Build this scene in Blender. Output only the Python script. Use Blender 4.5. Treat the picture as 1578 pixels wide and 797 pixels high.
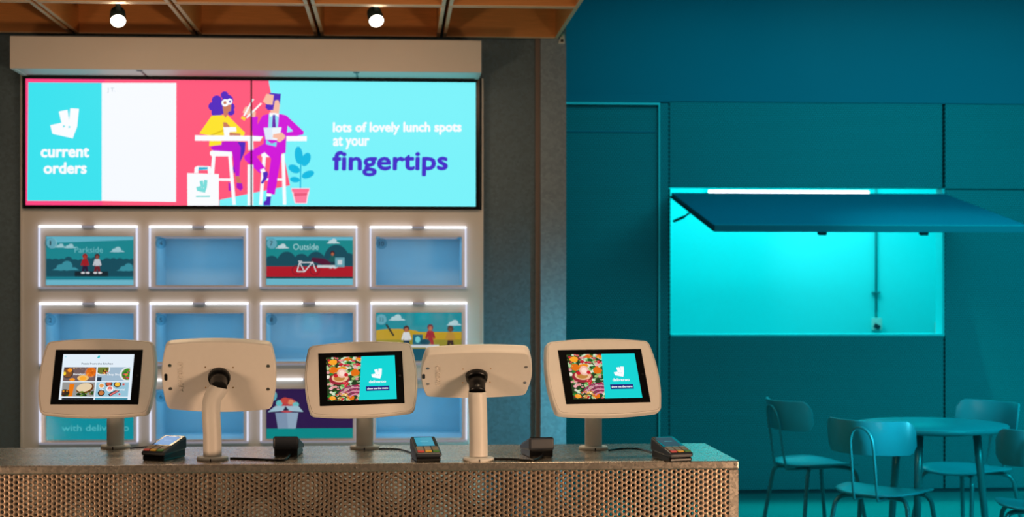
import bpy, math, random
from mathutils import Vector, Matrix
R = math.radians
scn = bpy.context.scene
for o in list(bpy.data.objects): bpy.data.objects.remove(o)
C = scn.collection
# ------------------------------------------------------------ camera
F = 2350.0; PX0 = 759.0; PY0 = 435.0; EYE = 1.40
TH = math.atan(149.0 / F)
cam = bpy.data.cameras.new('camera'); camo = bpy.data.objects.new('camera', cam); C.objects.link(camo)
cam.sensor_width = 36.0; cam.lens = 36.0 * F / 1578.0
cam.shift_x = (789.0 - PX0) / 1578.0; cam.shift_y = (PY0 - 398.5) / 1578.0
camo.location = (0, 0, EYE); camo.rotation_euler = (R(90), 0, -TH)
cam.dof.use_dof = True; cam.dof.focus_distance = 4.55; cam.dof.aperture_fstop = 4.5
cam.clip_end = 100
scn.camera = camo
scn.view_settings.view_transform = 'Standard'; scn.view_settings.look = 'None'
scn.view_settings.exposure = 0.0; scn.view_settings.gamma = 1.0
scn.view_settings.use_curve_mapping = False

def P(px, py, Y):
    a = (px - PX0) / F; b = (PY0 - py) / F
    dx = math.sin(TH) + math.cos(TH) * a; dy = math.cos(TH) - math.sin(TH) * a
    t = Y / dy
    return Vector((dx * t, Y, EYE + b * t))
def PX(px, Y): return P(px, 435, Y).x
def PZ(px, py, Y): return P(px, py, Y).z
def floorP(px, py, z):
    """point at height z seen at px,py"""
    a = (px - PX0) / F; b = (PY0 - py) / F
    t = (z - EYE) / b
    return Vector(((math.sin(TH) + math.cos(TH) * a) * t, (math.cos(TH) - math.sin(TH) * a) * t, z))

def s2l(c):
    r = []
    for v in c[:3]:
        v = v / 255.0
        r.append(v / 12.92 if v <= 0.04045 else ((v + 0.055) / 1.055) ** 2.4)
    return (*r, 1.0)

# ------------------------------------------------------------ world and lights
w = bpy.data.worlds.new('world'); scn.world = w; w.use_nodes = True
w.node_tree.nodes['Background'].inputs[0].default_value = (1.0, 0.80, 0.66, 1)
w.node_tree.nodes['Background'].inputs[1].default_value = 0.05

def area(name, loc, rot, sx, sy, col, power, spread=180, parent=None):
    l = bpy.data.lights.new(name, 'AREA'); l.shape = 'RECTANGLE'; l.size = sx; l.size_y = sy
    l.color = col; l.energy = power; l.spread = R(spread)
    o = bpy.data.objects.new(name, l); C.objects.link(o); o.location = loc; o.rotation_euler = rot
    if parent: o.parent = parent
    return o
def spot(name, loc, target, col, power, ang=60, blend=0.5, rad=0.04):
    l = bpy.data.lights.new(name, 'SPOT'); l.color = col; l.energy = power; l.spot_size = R(ang); l.spot_blend = blend
    l.shadow_soft_size = rad
    o = bpy.data.objects.new(name, l); C.objects.link(o); o.location = loc
    d = Vector(target) - Vector(loc); o.rotation_euler = d.to_track_quat('-Z', 'Y').to_euler()
    return o
WARM = (1.0, 0.72, 0.45)
# downlights over the counter (above the frame)
for x, pw in ((-1.15, 6), (-0.35, 9), (0.66, 46)):
    spot('counter_downlight', (x, 3.75, 2.62), (x + 0.03, 4.62, 0.95), WARM, pw, 62, 0.6)
for x in (-1.0, -0.1, 0.7):
    spot('counter_downlight', (x, 5.45, 2.6), (x, 4.62, 0.9), WARM, 34, 52, 0.6)
# wash on the locker wall
area('locker_wall_wash', (-0.6, 5.6, 2.57), (R(44), 0, 0), 2.6, 0.3, (1.0, 0.64, 0.40), 11, 130)
# added low warm fills before the counter, to brighten the kiosk backs
def aim(name, loc, tgt, sx, sy, col, pw, spread):
    o = area(name, loc, (0, 0, 0), sx, sy, col, pw, spread)
    o.rotation_euler = (Vector(tgt) - Vector(loc)).to_track_quat('-Z', 'Y').to_euler(); return o
aim('kiosk_fill_light', (-3.3, 1.6, 0.2), (-0.6, 4.6, 1.15), 0.9, 0.5, (1.0, 0.64, 0.40), 11, 75)
aim('kiosk_fill_light', (2.7, 1.7, 0.15), (0.0, 4.5, 1.15), 0.8, 0.5, (1.0, 0.64, 0.40), 13, 60)
aim('teal_spill_fill', (2.9, 5.6, 0.9), (1.0, 7.5, 0.8), 0.4, 0.8, (0.08, 0.75, 0.95), 4, 28)  # added cool fill, imitates teal room spill on the galvanised wall
# cyan house lights in the dining room
CYAN = (0.0, 0.80, 0.92)
area('dining_room_light', (3.0, 8.3, 3.5), (0, 0, 0), 3.6, 2.0, CYAN, 46)
area('dining_room_front_light', (4.2, 4.6, 2.3), (R(56), 0, R(-8)), 2.6, 1.2, CYAN, 44, 95)
spot('floor_spotlight', (3.2, 7.6, 3.4), (3.3, 9.4, 0), (0.0, 0.95, 0.85), 130, 50, 0.8)

# ------------------------------------------------------------ materials
def new_mat(name):
    m = bpy.data.materials.new(name); m.use_nodes = True
    return m, m.node_tree, m.node_tree.nodes['Principled BSDF']
def mat(name, col, rough=0.5, metal=0.0, noise=0.0, scale=20.0, bump=0.0, spec=None, coat=0.0, srgb=True):
    m, nt, b = new_mat(name)
    c = s2l(col) if srgb else (*col, 1)
    b.inputs['Base Color'].default_value = c; b.inputs['Roughness'].default_value = rough; b.inputs['Metallic'].default_value = metal
    if spec is not None: b.inputs['Specular IOR Level'].default_value = spec
    if coat: b.inputs['Coat Weight'].default_value = coat
    tc = nt.nodes.new('ShaderNodeTexCoord'); n = nt.nodes.new('ShaderNodeTexNoise'); n.inputs['Scale'].default_value = scale
    n.inputs['Detail'].default_value = 4
    nt.links.new(tc.outputs['Object'], n.inputs['Vector'])
    if noise:
        mx = nt.nodes.new('ShaderNodeMix'); mx.data_type = 'RGBA'
        nt.links.new(n.outputs['Fac'], mx.inputs[0])
        mx.inputs[6].default_value = tuple(v * (1 - noise) for v in c[:3]) + (1,)
        mx.inputs[7].default_value = tuple(min(1, v * (1 + noise)) for v in c[:3]) + (1,)
        nt.links.new(mx.outputs[2], b.inputs['Base Color'])
    if bump:
        bp = nt.nodes.new('ShaderNodeBump'); bp.inputs['Strength'].default_value = bump; bp.inputs['Distance'].default_value = 0.002
        nt.links.new(n.outputs['Fac'], bp.inputs['Height']); nt.links.new(bp.outputs[0], b.inputs['Normal'])
    return m
def emit(name, col, strength=1.0, srgb=True):
    m, nt, b = new_mat(name)
    b.inputs['Base Color'].default_value = (0.02, 0.02, 0.02, 1)
    b.inputs['Specular IOR Level'].default_value = 0.2
    b.inputs['Emission Color'].default_value = s2l(col) if srgb else (*col, 1)
    b.inputs['Emission Strength'].default_value = strength
    return m
def attr_mat(name, strength, base=0.0):
    m, nt, b = new_mat(name)
    a = nt.nodes.new('ShaderNodeAttribute'); a.attribute_name = 'Col'
    b.inputs['Roughness'].default_value = 0.3
    b.inputs['Specular IOR Level'].default_value = 0.15
    if base: nt.links.new(a.outputs['Color'], b.inputs['Base Color'])
    else: b.inputs['Base Color'].default_value = (0.01, 0.01, 0.01, 1)
    nt.links.new(a.outputs['Color'], b.inputs['Emission Color']); b.inputs['Emission Strength'].default_value = strength
    return m
def math_node(nt, op, a, b=None, c=None):
    n = nt.nodes.new('ShaderNodeMath'); n.operation = op
    for i, v in enumerate((a, b, c)):
        if v is None: continue
        if isinstance(v, (int, float)): n.inputs[i].default_value = v
        else: nt.links.new(v, n.inputs[i])
    return n.outputs[0]
def hole_mask(nt, sx, sz, r, axis_v='Z'):
    """1 inside a round hole of a staggered pattern"""
    tc = nt.nodes.new('ShaderNodeTexCoord'); sp = nt.nodes.new('ShaderNodeSeparateXYZ')
    nt.links.new(tc.outputs['Object'], sp.inputs[0])
    def lat(off):
        u = math_node(nt, 'FRACT', math_node(nt, 'ADD', math_node(nt, 'DIVIDE', sp.outputs['X'], sx), off + 50))
        v = math_node(nt, 'FRACT', math_node(nt, 'ADD', math_node(nt, 'DIVIDE', sp.outputs[axis_v], sz), off + 50))
        du = math_node(nt, 'MULTIPLY', math_node(nt, 'SUBTRACT', u, 0.5), sx)
        dv = math_node(nt, 'MULTIPLY', math_node(nt, 'SUBTRACT', v, 0.5), sz)
        return math_node(nt, 'SQRT', math_node(nt, 'ADD', math_node(nt, 'MULTIPLY', du, du), math_node(nt, 'MULTIPLY', dv, dv)))
    d = math_node(nt, 'MINIMUM', lat(0.0), lat(0.5))
    return d, math_node(nt, 'LESS_THAN', d, r)
def galv(name, col, rough=0.38, scale=45, metal=0.85, holes=None, contrast=0.35, rv=0.2):
    m, nt, b = new_mat(name)
    tc = nt.nodes.new('ShaderNodeTexCoord'); v = nt.nodes.new('ShaderNodeTexVoronoi'); v.inputs['Scale'].default_value = scale
    n = nt.nodes.new('ShaderNodeTexNoise'); n.inputs['Scale'].default_value = scale * 2; n.inputs['Detail'].default_value = 5
    nt.links.new(tc.outputs['Object'], v.inputs['Vector']); nt.links.new(tc.outputs['Object'], n.inputs['Vector'])
    sp = nt.nodes.new('ShaderNodeSeparateColor'); nt.links.new(v.outputs['Color'], sp.inputs[0])
    f = math_node(nt, 'ADD', math_node(nt, 'MULTIPLY', sp.outputs[0], 0.5), math_node(nt, 'MULTIPLY', n.outputs['Fac'], 0.5))
    c = s2l(col); mx = nt.nodes.new('ShaderNodeMix'); mx.data_type = 'RGBA'
    nt.links.new(f, mx.inputs[0])
    mx.inputs[6].default_value = tuple(x * (1 - contrast) for x in c[:3]) + (1,)
    mx.inputs[7].default_value = tuple(min(1, x * (1 + contrast)) for x in c[:3]) + (1,)
    nt.links.new(mx.outputs[2], b.inputs['Base Color'])
    nt.links.new(math_node(nt, 'ADD', math_node(nt, 'MULTIPLY', f, rv), rough - rv / 2), b.inputs['Roughness'])
    b.inputs['Metallic'].default_value = metal
    if holes:
        d, h = hole_mask(nt, *holes)
        nt.links.new(math_node(nt, 'SUBTRACT', 1.0, h), b.inputs['Alpha'])
        bp = nt.nodes.new('ShaderNodeBump'); bp.inputs['Strength'].default_value = 0.6; bp.inputs['Distance'].default_value = 0.002
        nt.links.new(math_node(nt, 'SMOOTH_MIN', math_node(nt, 'MULTIPLY', d, 1.0 / (holes[2] * 1.35)), 1.0, 0.2), bp.inputs['Height'])
        nt.links.new(bp.outputs[0], b.inputs['Normal'])
    return m
def perf_paint(name, col, dotcol, pitch, r, rough=0.5):
    m, nt, b = new_mat(name)
    d, h = hole_mask(nt, pitch, pitch * 1.732, r)
    mx = nt.nodes.new('ShaderNodeMix'); mx.data_type = 'RGBA'; nt.links.new(h, mx.inputs[0])
    mx.inputs[6].default_value = s2l(col); mx.inputs[7].default_value = s2l(dotcol)
    nt.links.new(mx.outputs[2], b.inputs['Base Color']); b.inputs['Roughness'].default_value = rough
    return m
def wood(name, col, rough=0.5):
    m, nt, b = new_mat(name)
    tc = nt.nodes.new('ShaderNodeTexCoord'); mp = nt.nodes.new('ShaderNodeMapping'); mp.inputs['Scale'].default_value = (3, 3, 60)
    n = nt.nodes.new('ShaderNodeTexNoise'); n.inputs['Scale'].default_value = 4; n.inputs['Detail'].default_value = 6
    nt.links.new(tc.outputs['Object'], mp.inputs[0]); nt.links.new(mp.outputs[0], n.inputs['Vector'])
    c = s2l(col); mx = nt.nodes.new('ShaderNodeMix'); mx.data_type = 'RGBA'; nt.links.new(n.outputs['Fac'], mx.inputs[0])
    mx.inputs[6].default_value = tuple(x * 0.75 for x in c[:3]) + (1,); mx.inputs[7].default_value = tuple(min(1, x * 1.2) for x in c[:3]) + (1,)
    nt.links.new(mx.outputs[2], b.inputs['Base Color']); b.inputs['Roughness'].default_value = rough
    return m
def glassy(name, refl=0.10, rough=0.03, tint=(1, 1, 1)):
    m = bpy.data.materials.new(name); m.use_nodes = True; nt = m.node_tree; nt.nodes.clear()
    o = nt.nodes.new('ShaderNodeOutputMaterial'); t = nt.nodes.new('ShaderNodeBsdfTransparent'); t.inputs[0].default_value = (*tint, 1)
    g = nt.nodes.new('ShaderNodeBsdfGlossy'); g.inputs['Roughness'].default_value = rough
    x = nt.nodes.new('ShaderNodeMixShader'); x.inputs[0].default_value = refl
    nt.links.new(t.outputs[0], x.inputs[1]); nt.links.new(g.outputs[0], x.inputs[2]); nt.links.new(x.outputs[0], o.inputs[0])
    return m

M = {}
M['white'] = mat('white_powder_coat', (226, 220, 212), 0.45, noise=0.03, scale=60, bump=0.05)
M['panel'] = mat('white_panel', (222, 216, 208), 0.5, noise=0.03, scale=8)
M['black'] = mat('black_plastic', (14, 14, 15), 0.35, noise=0.1, scale=50)
M['bezel'] = mat('black_glass_bezel', (8, 8, 8), 0.22, spec=0.35)
M['darkgrey'] = mat('dark_grey_plastic', (44, 50, 60), 0.38, noise=0.1, scale=60)
M['steel'] = mat('steel', (170, 165, 160), 0.3, 1.0)
M['brass'] = mat('brass', (190, 140, 60), 0.35, 1.0)
M['galv_wall'] = galv('galvanised_wall', (92, 112, 122), 0.5, 70, 0.3, None, 0.28)
M['galv_top'] = galv('galvanised_counter', (206, 194, 180), 0.26, 130, 0.85, None, 0.13, 0.12)
M['galv_perf'] = galv('perforated_steel', (172, 150, 130), 0.40, 120, 0.8, (0.0262, 0.0151, 0.0046), 0.12)
M['galv_perf_shade'] = galv('perforated_steel_shaded', (105, 92, 82), 0.45, 120, 0.6, (0.0262, 0.0151, 0.0046), 0.12)  # darker copy of perforated_steel, shade of the unlit side put into colour
M['trim'] = mat('brown_trim', (120, 104, 96), 0.5, noise=0.1, scale=10)
M['wood'] = wood('oak', (214, 140, 72))
M['woodedge'] = wood('pale_oak_edge', (225, 190, 150))
M['greenroof'] = perf_paint('green_ribbed_ceiling', (60, 82, 66), (36, 52, 42), 0.014, 0.005)
M['tealwall'] = mat('teal_wall_paint', (10, 124, 146), 0.7, noise=0.04, scale=2)
M['tealperf'] = perf_paint('teal_perforated_panel', (6, 104, 113), (40, 178, 186), 0.0165, 0.0045)
M['tealdark'] = mat('teal_dark_groove', (4, 60, 70), 0.7)
M['gapglow'] = mat('painted_gap_glow', (130, 240, 245), 0.4)  # pale colour stands in for light leaking round the door
M['tealfloor'] = mat('teal_floor', (30, 160, 160), 0.42, noise=0.1, scale=1.5)
M['flap'] = perf_paint('teal_flap_panel', (20, 138, 168), (12, 100, 125), 0.018, 0.005)
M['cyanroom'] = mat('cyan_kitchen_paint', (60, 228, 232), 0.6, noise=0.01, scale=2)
M['chair'] = mat('teal_chair_lacquer', (45, 165, 178), 0.32, noise=0.06, scale=12)
M['chairmetal'] = mat('teal_chair_tube', (50, 140, 146), 0.28, 0.3)
M['locker_in'] = mat('locker_lining', (190, 226, 240), 0.4, noise=0.02, scale=6)
M['glass'] = glassy('locker_glass', 0.055, 0.05)
M['acrylic'] = glassy('acrylic_cover', 0.06, 0.08)
M['led_top'] = emit('led_bright', (250, 250, 255), 1.6)
M['led_side'] = emit('led_soft', (225, 228, 250), 1.0)
M['led_low'] = emit('led_dim', (190, 186, 200), 0.45)
M['lamp'] = emit('lamp_glow', (255, 244, 220), 9.0)
M['lampbody'] = mat('lamp_body', (60, 80, 80), 0.5)
M['tube'] = emit('tube_glow', (250, 255, 255), 3.5)
M['screen'] = attr_mat('lit_screen', 1.0)
M['poster'] = attr_mat('backlit_poster', 0.8)
M['keyr'] = mat('red_key', (205, 60, 50), 0.5); M['keyy'] = mat('yellow_key', (220, 170, 30), 0.5); M['keyg'] = mat('green_key', (70, 130, 50), 0.5)
M['keyn'] = mat('grey_key', (150, 130, 105), 0.5)
M['floor'] = mat('dark_floor', (70, 68, 66), 0.5, noise=0.15, scale=3)
M['badge'] = glassy('number_disc', 0.03, 0.2, (0.72, 0.86, 0.90))
M['galv_lit'] = galv('galvanised_wall_lit', (134, 150, 160), 0.5, 70, 0.3, None, 0.25)  # same steel as galvanised_wall, lit look put into a lighter colour
M['ink'] = mat('number_ink', (4, 20, 30), 0.6)

# ------------------------------------------------------------ mesh builder
class MB:
    def __init__(s): s.v = []; s.f = []; s.m = []; s.c = []; s.s = []
    def face(s, idx, m=0, sm=False, col=None): s.f.append(tuple(idx)); s.m.append(m); s.s.append(sm); s.c.append(col)
    def box(s, x0, x1, y0, y1, z0, z1, m=0):
        b = len(s.v)
        s.v += [(x, y, z) for z in (z0, z1) for y in (y0, y1) for x in (x0, x1)]
        for q in ((0, 2, 3, 1), (4, 5, 7, 6), (0, 1, 5, 4), (2, 6, 7, 3), (0, 4, 6, 2), (1, 3, 7, 5)): s.face([b + i for i in q], m)
        return s
    def rings(s, rings, m=0, closed=True, caps=True, sm=True):
        b = len(s.v); n = len(rings[0])
        for r in rings: s.v += [tuple(p) for p in r]
        for k in range(len(rings) - 1):
            for i in range(n if closed else n - 1):
                j = (i + 1) % n
                s.face([b + k * n + i, b + k * n + j, b + (k + 1) * n + j, b + (k + 1) * n + i], m, sm)
        if caps:
            s.face([b + i for i in range(n)][::-1], m); s.face([b + (len(rings) - 1) * n + i for i in range(n)], m)
        return s
    def tube(s, pts, r, n=12, m=0, caps=True):
        pts = [Vector(p) for p in pts]; rr = r if isinstance(r, (list, tuple)) else [r] * len(pts)
        prev = None; rings = []
        for i, p in enumerate(pts):
            d = (pts[min(i + 1, len(pts) - 1)] - pts[max(i - 1, 0)]).normalized()
            if prev is None:
                a = Vector((0, 0, 1)) if abs(d.z) < 0.9 else Vector((1, 0, 0)); u = d.cross(a).normalized()
            else: u = (prev - d * prev.dot(d)).normalized()
            prev = u; vv = d.cross(u)
            rings.append([p + (u * math.cos(t) + vv * math.sin(t)) * rr[i] for t in [2 * math.pi * k / n for k in range(n)]])
        return s.rings(rings, m, True, caps)
    def lathe(s, prof, c=(0, 0, 0), n=32, m=0):
        rings = [[(c[0] + r * math.cos(2 * math.pi * k / n), c[1] + r * math.sin(2 * math.pi * k / n), c[2] + z) for k in range(n)] for r, z in prof]
        return s.rings(rings, m)
    def poly(s, pts, m=0, col=None):
        b = len(s.v); s.v += [tuple(p) for p in pts]; s.face(range(b, b + len(pts)), m, False, col); return s
    def build(s, name, mats, parent=None, loc=None, rot=None, bevel=0.0, seg=2):
        me = bpy.data.meshes.new(name); me.from_pydata(s.v, [], s.f); me.update()
        for mm in (mats if isinstance(mats, list) else [mats]): me.materials.append(mm)
        me.polygons.foreach_set('material_index', s.m); me.polygons.foreach_set('use_smooth', s.s)
        if any(c is not None for c in s.c):
            ca = me.color_attributes.new('Col', 'FLOAT_COLOR', 'CORNER')
            for pl in me.polygons:
                c = s.c[pl.index] or (0, 0, 0, 1)
                for li in pl.loop_indices: ca.data[li].color = c
        o = bpy.data.objects.new(name, me); C.objects.link(o)
        if parent is not None: o.parent = parent
        if loc is not None: o.location = loc
        if rot is not None: o.rotation_euler = rot
        if bevel:
            bv = o.modifiers.new('bevel', 'BEVEL'); bv.width = bevel; bv.segments = seg; bv.limit_method = 'ANGLE'; bv.angle_limit = R(40)
        return o
def empty(name, loc=(0, 0, 0), rz=0.0):
    o = bpy.data.objects.new(name, None); C.objects.link(o); o.location = loc; o.rotation_euler = (0, 0, rz); o.empty_display_size = 0.1
    return o
def tag(o, label, cat, group=None):
    o['label'] = label; o['category'] = cat
    if group: o['group'] = group
    return o
def struct(o, label=None):
    o['kind'] = 'structure'
    if label: o['label'] = label
    return o
def curve_pts(pts, n=8):
    pts = [Vector(p) for p in pts]; out = []
    for i in range(len(pts) - 1):
        p0 = pts[max(i - 1, 0)]; p1 = pts[i]; p2 = pts[i + 1]; p3 = pts[min(i + 2, len(pts) - 1)]
        for k in range(n):
            t = k / n
            out.append(0.5 * ((2 * p1) + (-p0 + p2) * t + (2 * p0 - 5 * p1 + 4 * p2 - p3) * t * t + (-p0 + 3 * p1 - 3 * p2 + p3) * t ** 3))
    out.append(pts[-1]); return out

# ------------------------------------------------------------ flat artwork
def clip_poly(pts, axis, lim, keep_less):
    out = []; n = len(pts)
    ins = lambda p: (p[axis] <= lim) if keep_less else (p[axis] >= lim)
    for i in range(n):
        a = pts[i]; b = pts[(i + 1) % n]
        if ins(a): out.append(a)
        if ins(a) != ins(b):
            t = (lim - a[axis]) / (b[axis] - a[axis]); out.append((a[0] + (b[0] - a[0]) * t, a[1] + (b[1] - a[1]) * t))
    return out
TXT = {}
def text_faces(s, bold=0.02):
    k = (s, bold)
    if k not in TXT:
        cu = bpy.data.curves.new('lettering', 'FONT'); cu.body = s; cu.offset = bold; cu.resolution_u = 3
        ob = bpy.data.objects.new('lettering', cu); me = bpy.data.meshes.new_from_object(ob)
        vs = [(v.co.x, v.co.y) for v in me.vertices]; fs = [tuple(p.vertices) for p in me.polygons]
        bpy.data.objects.remove(ob); bpy.data.meshes.remove(me); bpy.data.curves.remove(cu)
        TXT[k] = (vs, fs)
    return TXT[k]
class Art:
    """shapes in a y-down picture space, later mapped by a function to a surface"""
    def __init__(s): s.items = []
    def poly(s, pts, col): s.items.append([(pts,), col]); return s
    def rect(s, x0, y0, x1, y1, col): return s.poly([(x0, y0), (x1, y0), (x1, y1), (x0, y1)], col)
    def ell(s, cx, cy, rx, ry, col, rot=0, n=22):
        c, sn = math.cos(R(rot)), math.sin(R(rot))
        return s.poly([(cx + rx * math.cos(t) * c - ry * math.sin(t) * sn, cy + rx * math.cos(t) * sn + ry * math.sin(t) * c) for t in [2 * math.pi * k / n for k in range(n)]], col)
    def line(s, x0, y0, x1, y1, w, col):
        L = math.hypot(x1 - x0, y1 - y0); nx, ny = -(y1 - y0) / L * w / 2, (x1 - x0) / L * w / 2
        return s.poly([(x0 + nx, y0 + ny), (x1 + nx, y1 + ny), (x1 - nx, y1 - ny), (x0 - nx, y0 - ny)], col)
    def ring(s, cx, cy, r, w, col, a0=0, a1=360, n=24, ry=None):
        ry = ry or r; ps = []
        for k in range(n):
            t0 = R(a0 + (a1 - a0) * k / n); t1 = R(a0 + (a1 - a0) * (k + 1) / n)
            ps.append([(cx + r * math.cos(t0), cy + ry * math.sin(t0)), (cx + r * math.cos(t1), cy + ry * math.sin(t1)),
                       (cx + (r - w) * math.cos(t1), cy + (ry - w) * math.sin(t1)), (cx + (r - w) * math.cos(t0), cy + (ry - w) * math.sin(t0))])
        s.items.append([tuple(ps), col]); return s
    def text(s, body, x0, x1, base, h, col, bold=0.0):
        vs, fs = text_faces(body, 0.0)
        xa = min(v[0] for v in vs); xb = max(v[0] for v in vs); yb = max(v[1] for v in vs)
        sx = (x1 - x0) / (xb - xa); sy = h / yb; e = bold * h
        offs = [(0, 0), (e, 0), (-e, 0), (0, e), (0, -e), (e * .7, e * .7), (-e * .7, -e * .7), (e * .7, -e * .7), (-e * .7, e * .7)] if bold else [(0, 0)]
        ps = []
        for ox, oy in offs:
            for f in fs: ps.append([(x0 + (vs[i][0] - xa) * sx + ox, base - vs[i][1] * sy + oy) for i in f])
            s.items.append([tuple(ps), col]); ps = []
        return s
    def logo(s, x0, y0, w, h, col, eye):
        q = [(177, 292), (238, 278), (222, 215), (270, 205), (280, 265), (285, 197), (333, 200), (325, 300), (302, 366), (190, 340)]
        f = lambda p: (x0 + (p[0] - 177) / 156 * w, y0 + (p[1] - 197) / 169 * h)
        s.poly([f(p) for p in q], col)
        for e in ((252, 298), (282, 302)):
            p = f(e); s.ell(p[0], p[1], w * 0.035, w * 0.035, eye, n=8)
        return s
    def xf(s, fn):
        a = Art(); a.items = [[tuple([fn(*p) for p in ps] for ps in it), c] for it, c in s.items]; return a
    def add(s, other): s.items += other.items; return s
    def build(s, name, material, mapf, parent, clip=None, step=0.00012, loc=None, rot=None):
        mb = MB()
        for k, (ps, col) in enumerate(s.items):
            for p in ps:
                if clip:
                    x0, x1, y0, y1 = clip
                    p = clip_poly(p, 0, x1, True)
                    if len(p) > 2: p = clip_poly(p, 0, x0, False)
                    if len(p) > 2: p = clip_poly(p, 1, y1, True)
                    if len(p) > 2: p = clip_poly(p, 1, y0, False)
                if len(p) < 3: continue
                mb.poly([mapf(x, y, k * step) for x, y in p], 0, s2l(col))
        return mb.build(name, material, parent, loc, rot)

# ============================================================ SETTING
YW = 7.50           # plane of the locker wall
YT = 9.97           # plane of the teal wall
# floor
struct(MB().box(-5, 7.5, -3, 12.6, -0.1, 0).build('floor', M['tealfloor']))
# galvanised wall behind the lockers: opening for the locker cabinet body is in front of it
xl = PX(36, YW); xr = PX(742, YW)
xe = PX(872, YW); xg = PX(829, YW)
struct(MB().box(-4.5, xl + 0.02, YW + 0.03, YW + 0.10, 0, 3.4).build('wall_back_left', M['galv_wall']))
struct(MB().box(xr - 0.02, xg - 0.012, YW + 0.03, YW + 0.10, 0, 3.4).build('wall_back_right', M['galv_wall']))
struct(MB().box(xl + 0.02, xr - 0.02, YW + 0.03, YW + 0.10, PZ(390, 330, YW), 3.4).build('wall_back_upper', M['galv_wall']))
struct(MB().box(xg + 0.012, xe, YW - 0.01, YW + 0.42, 0, 3.4).build('wall_end', M['galv_lit']))
struct(MB().box(xg - 0.012, xg + 0.012, YW + 0.01, YW + 0.09, 0, 3.4).build('trim_1', M['trim']))
struct(MB().box(-4.6, -4.5, -3, 7.7, 0, 3.4).build('wall_left', M['galv_wall']))
struct(MB().box(-4.5, xe, YW + 0.42, YW + 0.5, 0, 3.4).build('wall_service', M['galv_wall']))

# ---- teal wall with the kitchen opening
wx0 = PX(1034, YT); wx1 = PX(1455, YT); wz0 = PZ(1240, 518, YT); wz1 = PZ(1240, 290, YT)
ztop = PZ(1240, 158, YT); x_end = 7.5
xpan = PX(1031, YT)
struct(MB().box(-1.0, x_end, YT, YT + 0.12, ztop, 4.0).build('wall_far', M['tealwall']))
def rp(name, x0, x1, z0, z1, m='tealperf', dy=0.0, th=0.1, g=0.004):
    return struct(MB().box(x0 + g, x1 - g, YT - dy, YT + th, z0 + g, z1 - g).build(name, M[m], bevel=0.002))
rp('wall_panel_upper', xpan, PX(1453, YT), wz1, ztop - 0.0)
rp('wall_panel_lower', xpan, wx1, 0.02, wz0)
rp('wall_panel_left', xpan, wx0, wz0, wz1)
zr = PZ(1500, 292, YT)
rp('wall_panel_right_upper', wx1 + 0.004, x_end, zr, ztop)
rp('wall_panel_right_lower', wx1 + 0.004, x_end, 0.02, zr)
struct(MB().box(xpan - 0.02, wx0, YT + 0.1, YT + 0.12, 0, ztop).build('wall_backing_left', M['tealdark']))
struct(MB().box(wx1, x_end, YT + 0.1, YT + 0.12, 0, ztop).build('wall_backing_right', M['tealdark']))
struct(MB().box(wx0, wx1, YT + 0.1, YT + 0.12, 0, wz0 - 0.004).build('wall_backing_low', M['tealdark']))
struct(MB().box(wx0, wx1, YT + 0.1, YT + 0.12, wz1 + 0.004, ztop).build('wall_backing_high', M['tealdark']))
struct(MB().box(xpan, x_end, YT - 0.005, YT + 0.1, 0, 0.02).build('baseboard_far', M['tealdark']))
# door to the left of the opening
dx1 = PX(1016, YT); dzt = PZ(945, 159, YT)
dr = struct(MB().box(-1.0, dx1 - 0.012, YT - 0.004, YT + 0.06, 0.01, dzt - 0.014).build('door_1', M['tealperf'], bevel=0.003))
mb = MB(); mb.box(-1.0, dx1, YT - 0.03, YT + 0.02, dzt - 0.012, dzt + 0.002); mb.build('door_gap_glow', M['gapglow'], dr)  # pale strips painted as light coming through the door gap
mb = MB(); mb.box(dx1 - 0.009, dx1, YT - 0.03, YT + 0.02, 0.01, dzt - 0.012); mb.build('door_gap_glow', M['gapglow'], dr)
mb = MB(); z = PZ(945, 203, YT); mb.box(-1.0, dx1 - 0.02, YT - 0.008, YT, z - 0.004, z + 0.004); mb.build('door_rail', M['tealwall'], dr)
struct(MB().box(-1.0, xpan, YT - 0.02, YT + 0.1, dzt + 0.006, dzt + 0.05).build('trim_2', M['tealwall'], bevel=0.003))
struct(MB().box(dx1 + 0.006, xpan - 0.004, YT - 0.012, YT + 0.1, 0.0, dzt + 0.004).build('trim_3', M['tealperf'], bevel=0.003))
struct(MB().box(-1.0, xpan, YT + 0.06, YT + 0.12, 0, ztop + 0.02).build('wall_backing_door', M['tealdark']))
struct(MB().box(x_end, x_end + 0.1, 2.0, 12.6, 0, 4.0).build('wall_right', M['tealwall']))
struct(MB().box(xe, x_end, 4.0, YT + 0.12, 3.6, 3.7).build('ceiling', M['tealwall']))
# kitchen behind the opening
kx0 = wx0 - 0.55; kx1 = wx1 + 0.9; ky = 11.7
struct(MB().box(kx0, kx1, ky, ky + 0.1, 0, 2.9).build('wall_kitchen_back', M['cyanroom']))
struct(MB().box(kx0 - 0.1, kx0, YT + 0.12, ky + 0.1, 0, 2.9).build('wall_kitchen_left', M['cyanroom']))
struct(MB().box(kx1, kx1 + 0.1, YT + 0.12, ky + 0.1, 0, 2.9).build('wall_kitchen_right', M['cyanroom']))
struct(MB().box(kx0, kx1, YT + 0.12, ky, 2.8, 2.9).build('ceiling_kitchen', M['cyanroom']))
sill = struct(MB().box(wx0, wx1, YT - 0.01, YT + 0.16, wz0 - 0.0035, wz0 + 0.012).build('trim_4', M['cyanroom']))
struct(MB().box(wx1 - 0.015, wx1, YT - 0.008, YT + 0.12, wz0 + 0.012, wz1).build('trim_5', M['cyanroom']))
area('kitchen_light', ((kx0 + kx1) / 2, YT + 0.75, 2.76), (0, 0, 0), 2.6, 0.8, (0.0, 1.0, 1.0), 52)
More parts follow.
